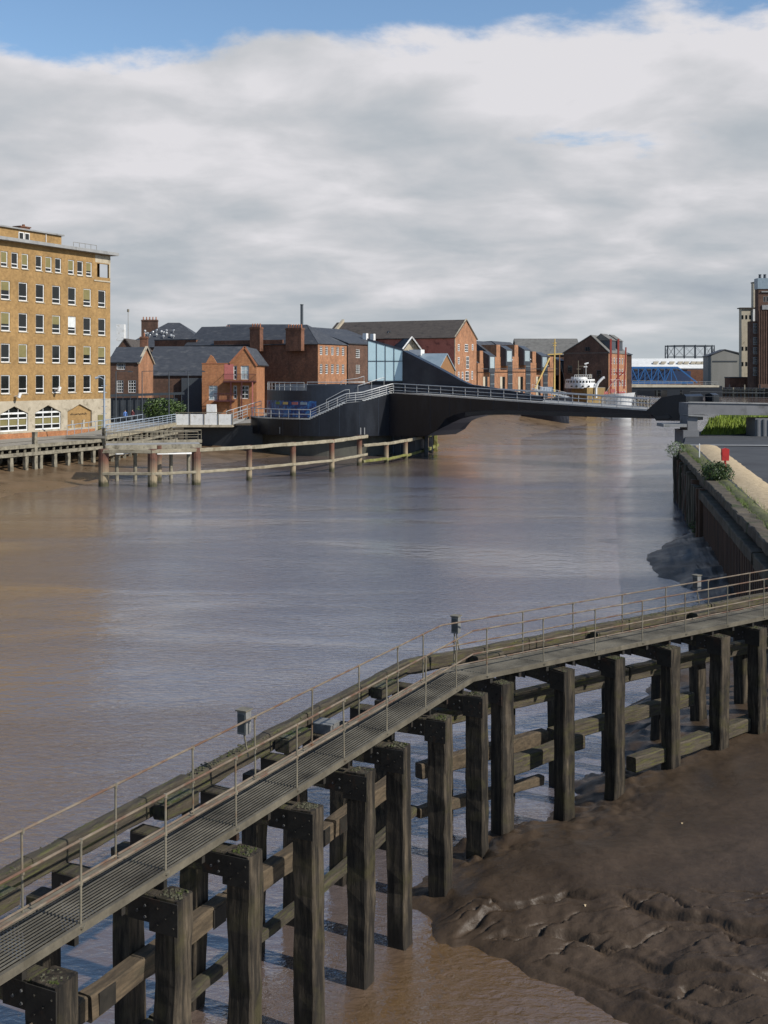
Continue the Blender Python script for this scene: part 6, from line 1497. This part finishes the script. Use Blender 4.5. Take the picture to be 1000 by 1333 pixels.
wh = ring_house(sx_-.1, Ys+4, 19.3*pxm, 4.7, zz(499.5,Ys), zz(493.6,Ys), 'white', 'wheelhouse', sh, tp=.97)
for k in range(13):
    a = -PI+.25 + (PI-.5)*k/12; c0 = V(math.cos(a)*19.0*pxm, math.sin(a)*4.62, 0); tn = V(-math.sin(a), math.cos(a), 0); q = V(sx_-.1,Ys+4,zz(498.2,Ys))+c0
    s = MB(); s.obox(q-tn*.17+c0.normalized()*.06, tn*.34, c0.normalized()*.04, Z*.46); s.build('window', M['glassdark'], wh)
for px in (744.5,751,759,767):
    q = dp(px,502.8,Ys-1.1); s = MB(); s.tube(q+V(0,.9,0), q, .2, .2, 10); s.build('porthole', M['glassdark'], sh)
ring_house(sx_-.3, Ys+4, 11*pxm, 3, zz(493.6,Ys), zz(490.5,Ys), 'white', 'top_house', sh, tp=.95)
s = MB()
for k in range(9): q = dp(748+k*2.8,494,Ys-.2); s.tube(q, q+Z*1.0, .04, .04, 5)
s.beam(dp(748,488,Ys-.2), dp(771,488,Ys-.2), .08, .08); s.beam(dp(748,491,Ys-.2), dp(771,491,Ys-.2), .06, .06); s.build('bridge_rail', M['white'], sh)
s = MB(); q = dp(753,492,Ys+3); s.tube(q, q+Z*3.9, .09, .06, 6); s.tube(q+Z*2.6-V(.1,0,0), q+Z*2.7+V(1.6,0,0), .05, .05, 5); s.tube(q+Z*2.0+V(-.4,0,0), q+Z*2.0+V(.6,0,0), .05, .05, 5); s.build('mast', M['galv'], sh)
s = MB(); q = dp(763,474,Ys+3); s.obox(q+V(-.3,0,-.1), V(.9,0,.25), V(0,.2,0), V(-.05,0,.3)); s.tube(q-Z*2.6, q, .05, .05, 5); s.obox(q+V(-.5,0,-.7), V(.8,0,.0), V(0,.3,0), V(0,0,.25)); s.build('radar_scanner', M['white'], sh)
s = MB(); q = dp(768,492,Ys+2); s.tube(q, q+Z*.9, .35, .3, 10); s.build('lamp_drum', M['galv'], sh)
# curved white davit
dv = thing('white_davit', 'curved white davit leaning right beside the white ship', 'davit', dp(776,520,Ys))
s = MB(); q = dp(776,512,Ys); s.path([q-Z*1, q+Z*1.2, q+V(.5,0,2.4), q+V(1.5,0,3.4), q+V(1.9,0,3.5)], .28, 8); s.build('arm', M['white'], dv)
# yellow-masted boat
Yb = 232
yb = thing('yellow_masted_boat', 'moored boat with tall buff yellow mast and long leaning boom', 'boat', dp(715,520,Yb))
hull(yb, dp(741,519,Yb-4)+Z*0, V(-.93,.36,0).normalized(), 9.5, 3.4, 0, 5.2, .5, 'hulldark', 'white')
s = MB(); s.beam(dp(692,506,Yb-1.9), dp(741,517,Yb-4.4), .12, .35); s.build('gunwale', M['white'], yb)
s = MB(); s.tube(dp(721.5,516,Yb), dp(722.3,441,Yb), .24, .12, 10); s.build('mast', M['yellow'], yb)
s = MB(); s.tube(dp(719.5,447,Yb), dp(725,446.5,Yb), .08, .08, 6); s.tube(dp(720,450,Yb), dp(724.5,450,Yb), .1, .1, 6); s.build('mast_fitting', M['yellow'], yb)
s = MB(); s.tube(dp(715.5,466,Yb-.5), dp(696.5,506,Yb-2), .2, .14, 8); s.build('boom', M['yellow'], yb)
s = MB(); s.beam(dp(713,461.5,Yb), dp(732,460.5,Yb), .22, .25); s.build('crosstree', M['yellow'], yb)
s = MB(); s.tube(dp(728.5,516,Yb), dp(728.5,461,Yb), .13, .11, 8); s.build('second_post', M['woodclad'], yb)
s = MB(); 
for a_, b_ in (((722.3,443),(741,517)),((722.3,443),(694,507)),((722,461),(708,509))): s.tube(dp(*a_,Yb), dp(*b_,Yb), .025, .025, 4)
s.build('rigging', M['gas'], yb)
s = MB(); 
for k in range(14): q = dp(693+k*3.4,507+k*.8,Yb-2.5); s.tube(q, q+Z*1.0, .035, .035, 4)
s.beam(dp(693,500.5,Yb-2.5), dp(738,511,Yb-2.5), .05, .05); s.build('boat_rail', M['white'], yb)
s = MB(); q = dp(704,512,Yb); s.obox(q, V(2.6,0,0), V(0,1.6,0), Z*1.3); s.build('deckhouse', M['bluegrey'], yb)
# white boat with red deck and red crane masts
Yr = 262
rb = thing('red_decked_boat', 'white boat with faded red deck gear below the tall red masts', 'boat', dp(800,525,Yr))
hull(rb, dp(822,519,Yr-2), V(-.9,.43,0).normalized(), 8.5, 3.6, 0, zz(513.5,Yr), .5, 'white', 'pink')
s = MB(); 
for (a_, b_, c_, d_) in ((786,513,6,3),(795,511,7,4),(806,513,8,3)): q = dp(a_,b_,Yr); s.obox(q, V(c_*.17,0,0), V(0,1,0), Z*d_*.2)
s.build('deck_gear', M['pink'], rb)
s = MB(); s.tube(dp(801,514,Yr), dp(801,492,Yr), .06, .04, 6); s.tube(dp(795,494,Yr), dp(808,494,Yr), .03, .03, 5); s.tube(dp(801,493,Yr), dp(788,512,Yr), .03, .03, 5); s.build('mast', M['white'], rb)
rc = thing('red_crane', 'group of tall red steel masts with cross bracing by the lit warehouse front', 'crane', dp(805,515,268))
for i, (x0_, y0_, x1_, y1_, r_) in enumerate(((795,512,795.3,441,.32),(804.5,512,805.2,441,.32),(812.5,506,815,452,.22))):
    s = MB(); s.beam(dp(x0_,y0_,268), dp(x1_,y1_,268), r_*1.3, r_*1.3, up=Yd); s.build('mast', M['redcrane'], rc)
s = MB(); s.beam(dp(795,500,268), dp(813,484,268), .25, .3, up=Yd); s.beam(dp(799,485,268), dp(811,485,268), .25, .3, up=Yd); s.beam(dp(802,484,268), dp(809,499,268), .2, .25, up=Yd); s.build('brace', M['redcrane'], rc)
# timber dolphin beyond
td = thing('timber_staging', 'weathered timber staging right of the red masts', 'jetty', dp(835,525,280))
x0_, x1_ = dp(819,0,278).x, dp(847,0,278).x
for z_, mt in ((1.0,'greentimber'),(2.3,'jettytimber'),(3.4,'fencetimber')):
    s = MB(); s.timber(V(x0_,278,z_), V(x1_,280,z_), .3, .35, 0, None, .03, .8, .04, z_); s.build('rail', M[mt], td)
for k in range(8):
    x = x0_+(x1_-x0_)*k/7; s = MB(); s.timber(V(x,278.3,-1), V(x,278.3,4.2+R.uniform(-.3,.9)), .34, .34, 0, X_, .03, .8, .04, k); s.build('pile', M['jettytimber'], td)
s = MB(); s.box(x0_, x1_, 278.5, 283, 3.5, 3.7); s.build('deck', M['jettytimber'], td)
# mooring posts just beyond the black bridge
for k, (px, h) in enumerate(((779,509),(784,511),(797,508),(806,510),(818,508),(826,509))):
    Yk = 258+k*1.5; p = dp(px, 545, Yk); tpz = zz(h+5, Yk)
    pt = thing('mooring_pile', ['weathered mooring pile seen left of the others over the bridge rail','second weathered mooring pile over the bridge rail','mooring pile below the leftmost red mast','mooring pile below the right red mast','fifth mooring pile along the bridge rail','rightmost mooring pile over the bridge rail'][k], 'pile', V(p.x,Yk,0), 'weathered mooring piles behind the bridge rail')
    s = MB(); s.timber(V(p.x,Yk,-1), V(p.x,Yk,tpz), .5, .5, 0, X_, .03, .8, .05, k); s.build('shaft', M['greyconc'], pt)
    s = MB(); s.box(p.x-.3, p.x+.3, Yk-.3, Yk+.3, tpz, tpz+.12); s.build('cap', M['jettytimber'], pt)

# ------------------------------------------------------------------ blue truss bridge
Yt = 450; bb = thing('blue_truss_bridge', 'bright blue steel truss road bridge in the distance above dark abutments', 'bridge', V(108,Yt,0))
x0_, x1_ = dp(822.5,0,Yt).x, dp(896,0,Yt).x; zt0, zb1 = zz(478.5,Yt), zz(498,Yt); n = 7
for yo, mt in ((0,'blue'),(8,'bluedark')):
    s = MB(); s.beam(V(x0_,Yt+yo,zt0), V(x1_-4,Yt+yo,zt0), .5, .75); s.beam(V(x0_,Yt+yo,zb1), V(x1_+2,Yt+yo,zb1), .6, 1.0); s.beam(V(x1_-4,Yt+yo,zt0), V(x1_+3.5,Yt+yo,zb1), .5, .6, up=Yd); s.build('chord', M[mt], bb)
    st_ = (x1_-4-x0_)/n
    for k in range(n):
        xa_, xb_ = x0_+st_*k, x0_+st_*(k+1)
        s = MB()
        if k % 2: s.beam(V(xa_,Yt+yo,zb1), V(xb_,Yt+yo,zt0), .28, .36, up=Yd)
        else: s.beam(V(xa_,Yt+yo,zt0), V(xb_,Yt+yo,zb1), .28, .36, up=Yd)
        s.beam(V(xa_,Yt+yo,zb1), V(xa_,Yt+yo,zt0), .3, .35, up=Yd); s.build('diagonal', M[mt], bb)
s = MB()
for k in range(9): x = x0_+(x1_-4-x0_)*k/8; s.beam(V(x,Yt,zt0), V(x,Yt+8,zt0), .3, .3)
s.build('top_bracing', M['bluedark'], bb)
s = MB(); s.box(x0_, x1_+3, Yt+7.5, Yt+7.8, zb1, zz(483,Yt)); s.build('inner_web', M['bluedark'], bb)
s = MB(); s.prism([V(x0_-2,Yt-1.5,zz(500,Yt)), V(dp(935,0,Yt).x,Yt-1.5,zz(501.5,Yt)), V(dp(935,0,Yt).x,Yt-1.5,zz(504,Yt)), V(x0_-2,Yt-1.5,zz(504,Yt))], V(0,11,0)); s.build('deck', M['cream'], bb)
s = MB(); s.box(x0_, dp(905,0,Yt).x, Yt-1, Yt+9, zz(508,Yt), zz(504.2,Yt)); s.build('deck_girder', M['steelblack'], bb)
s = MB(); s.box(dp(868,0,Yt).x, dp(885,0,Yt).x, Yt-1, Yt+9, -1, zz(508,Yt)); s.build('pier', M['steelblack'], bb); s = MB(); s.box(dp(822,0,Yt).x-3, dp(829,0,Yt).x, Yt-1, Yt+9, -1, zz(508,Yt)); s.build('pier', M['steelblack'], bb)
railing([V(x0_,Yt-1.4,zz(500,Yt)), V(dp(933,0,Yt).x,Yt-1.4,zz(501.4,Yt))], 1.3, .06, 2.4, (.5,), 'railing', bb, 'greyconc', .09)
s = MB(); s.box(x1_+3, dp(960,0,Yt).x, Yt+20, Yt+21, 1, zz(503,Yt)); s.build('approach_wall', M['steelblack'], bb)
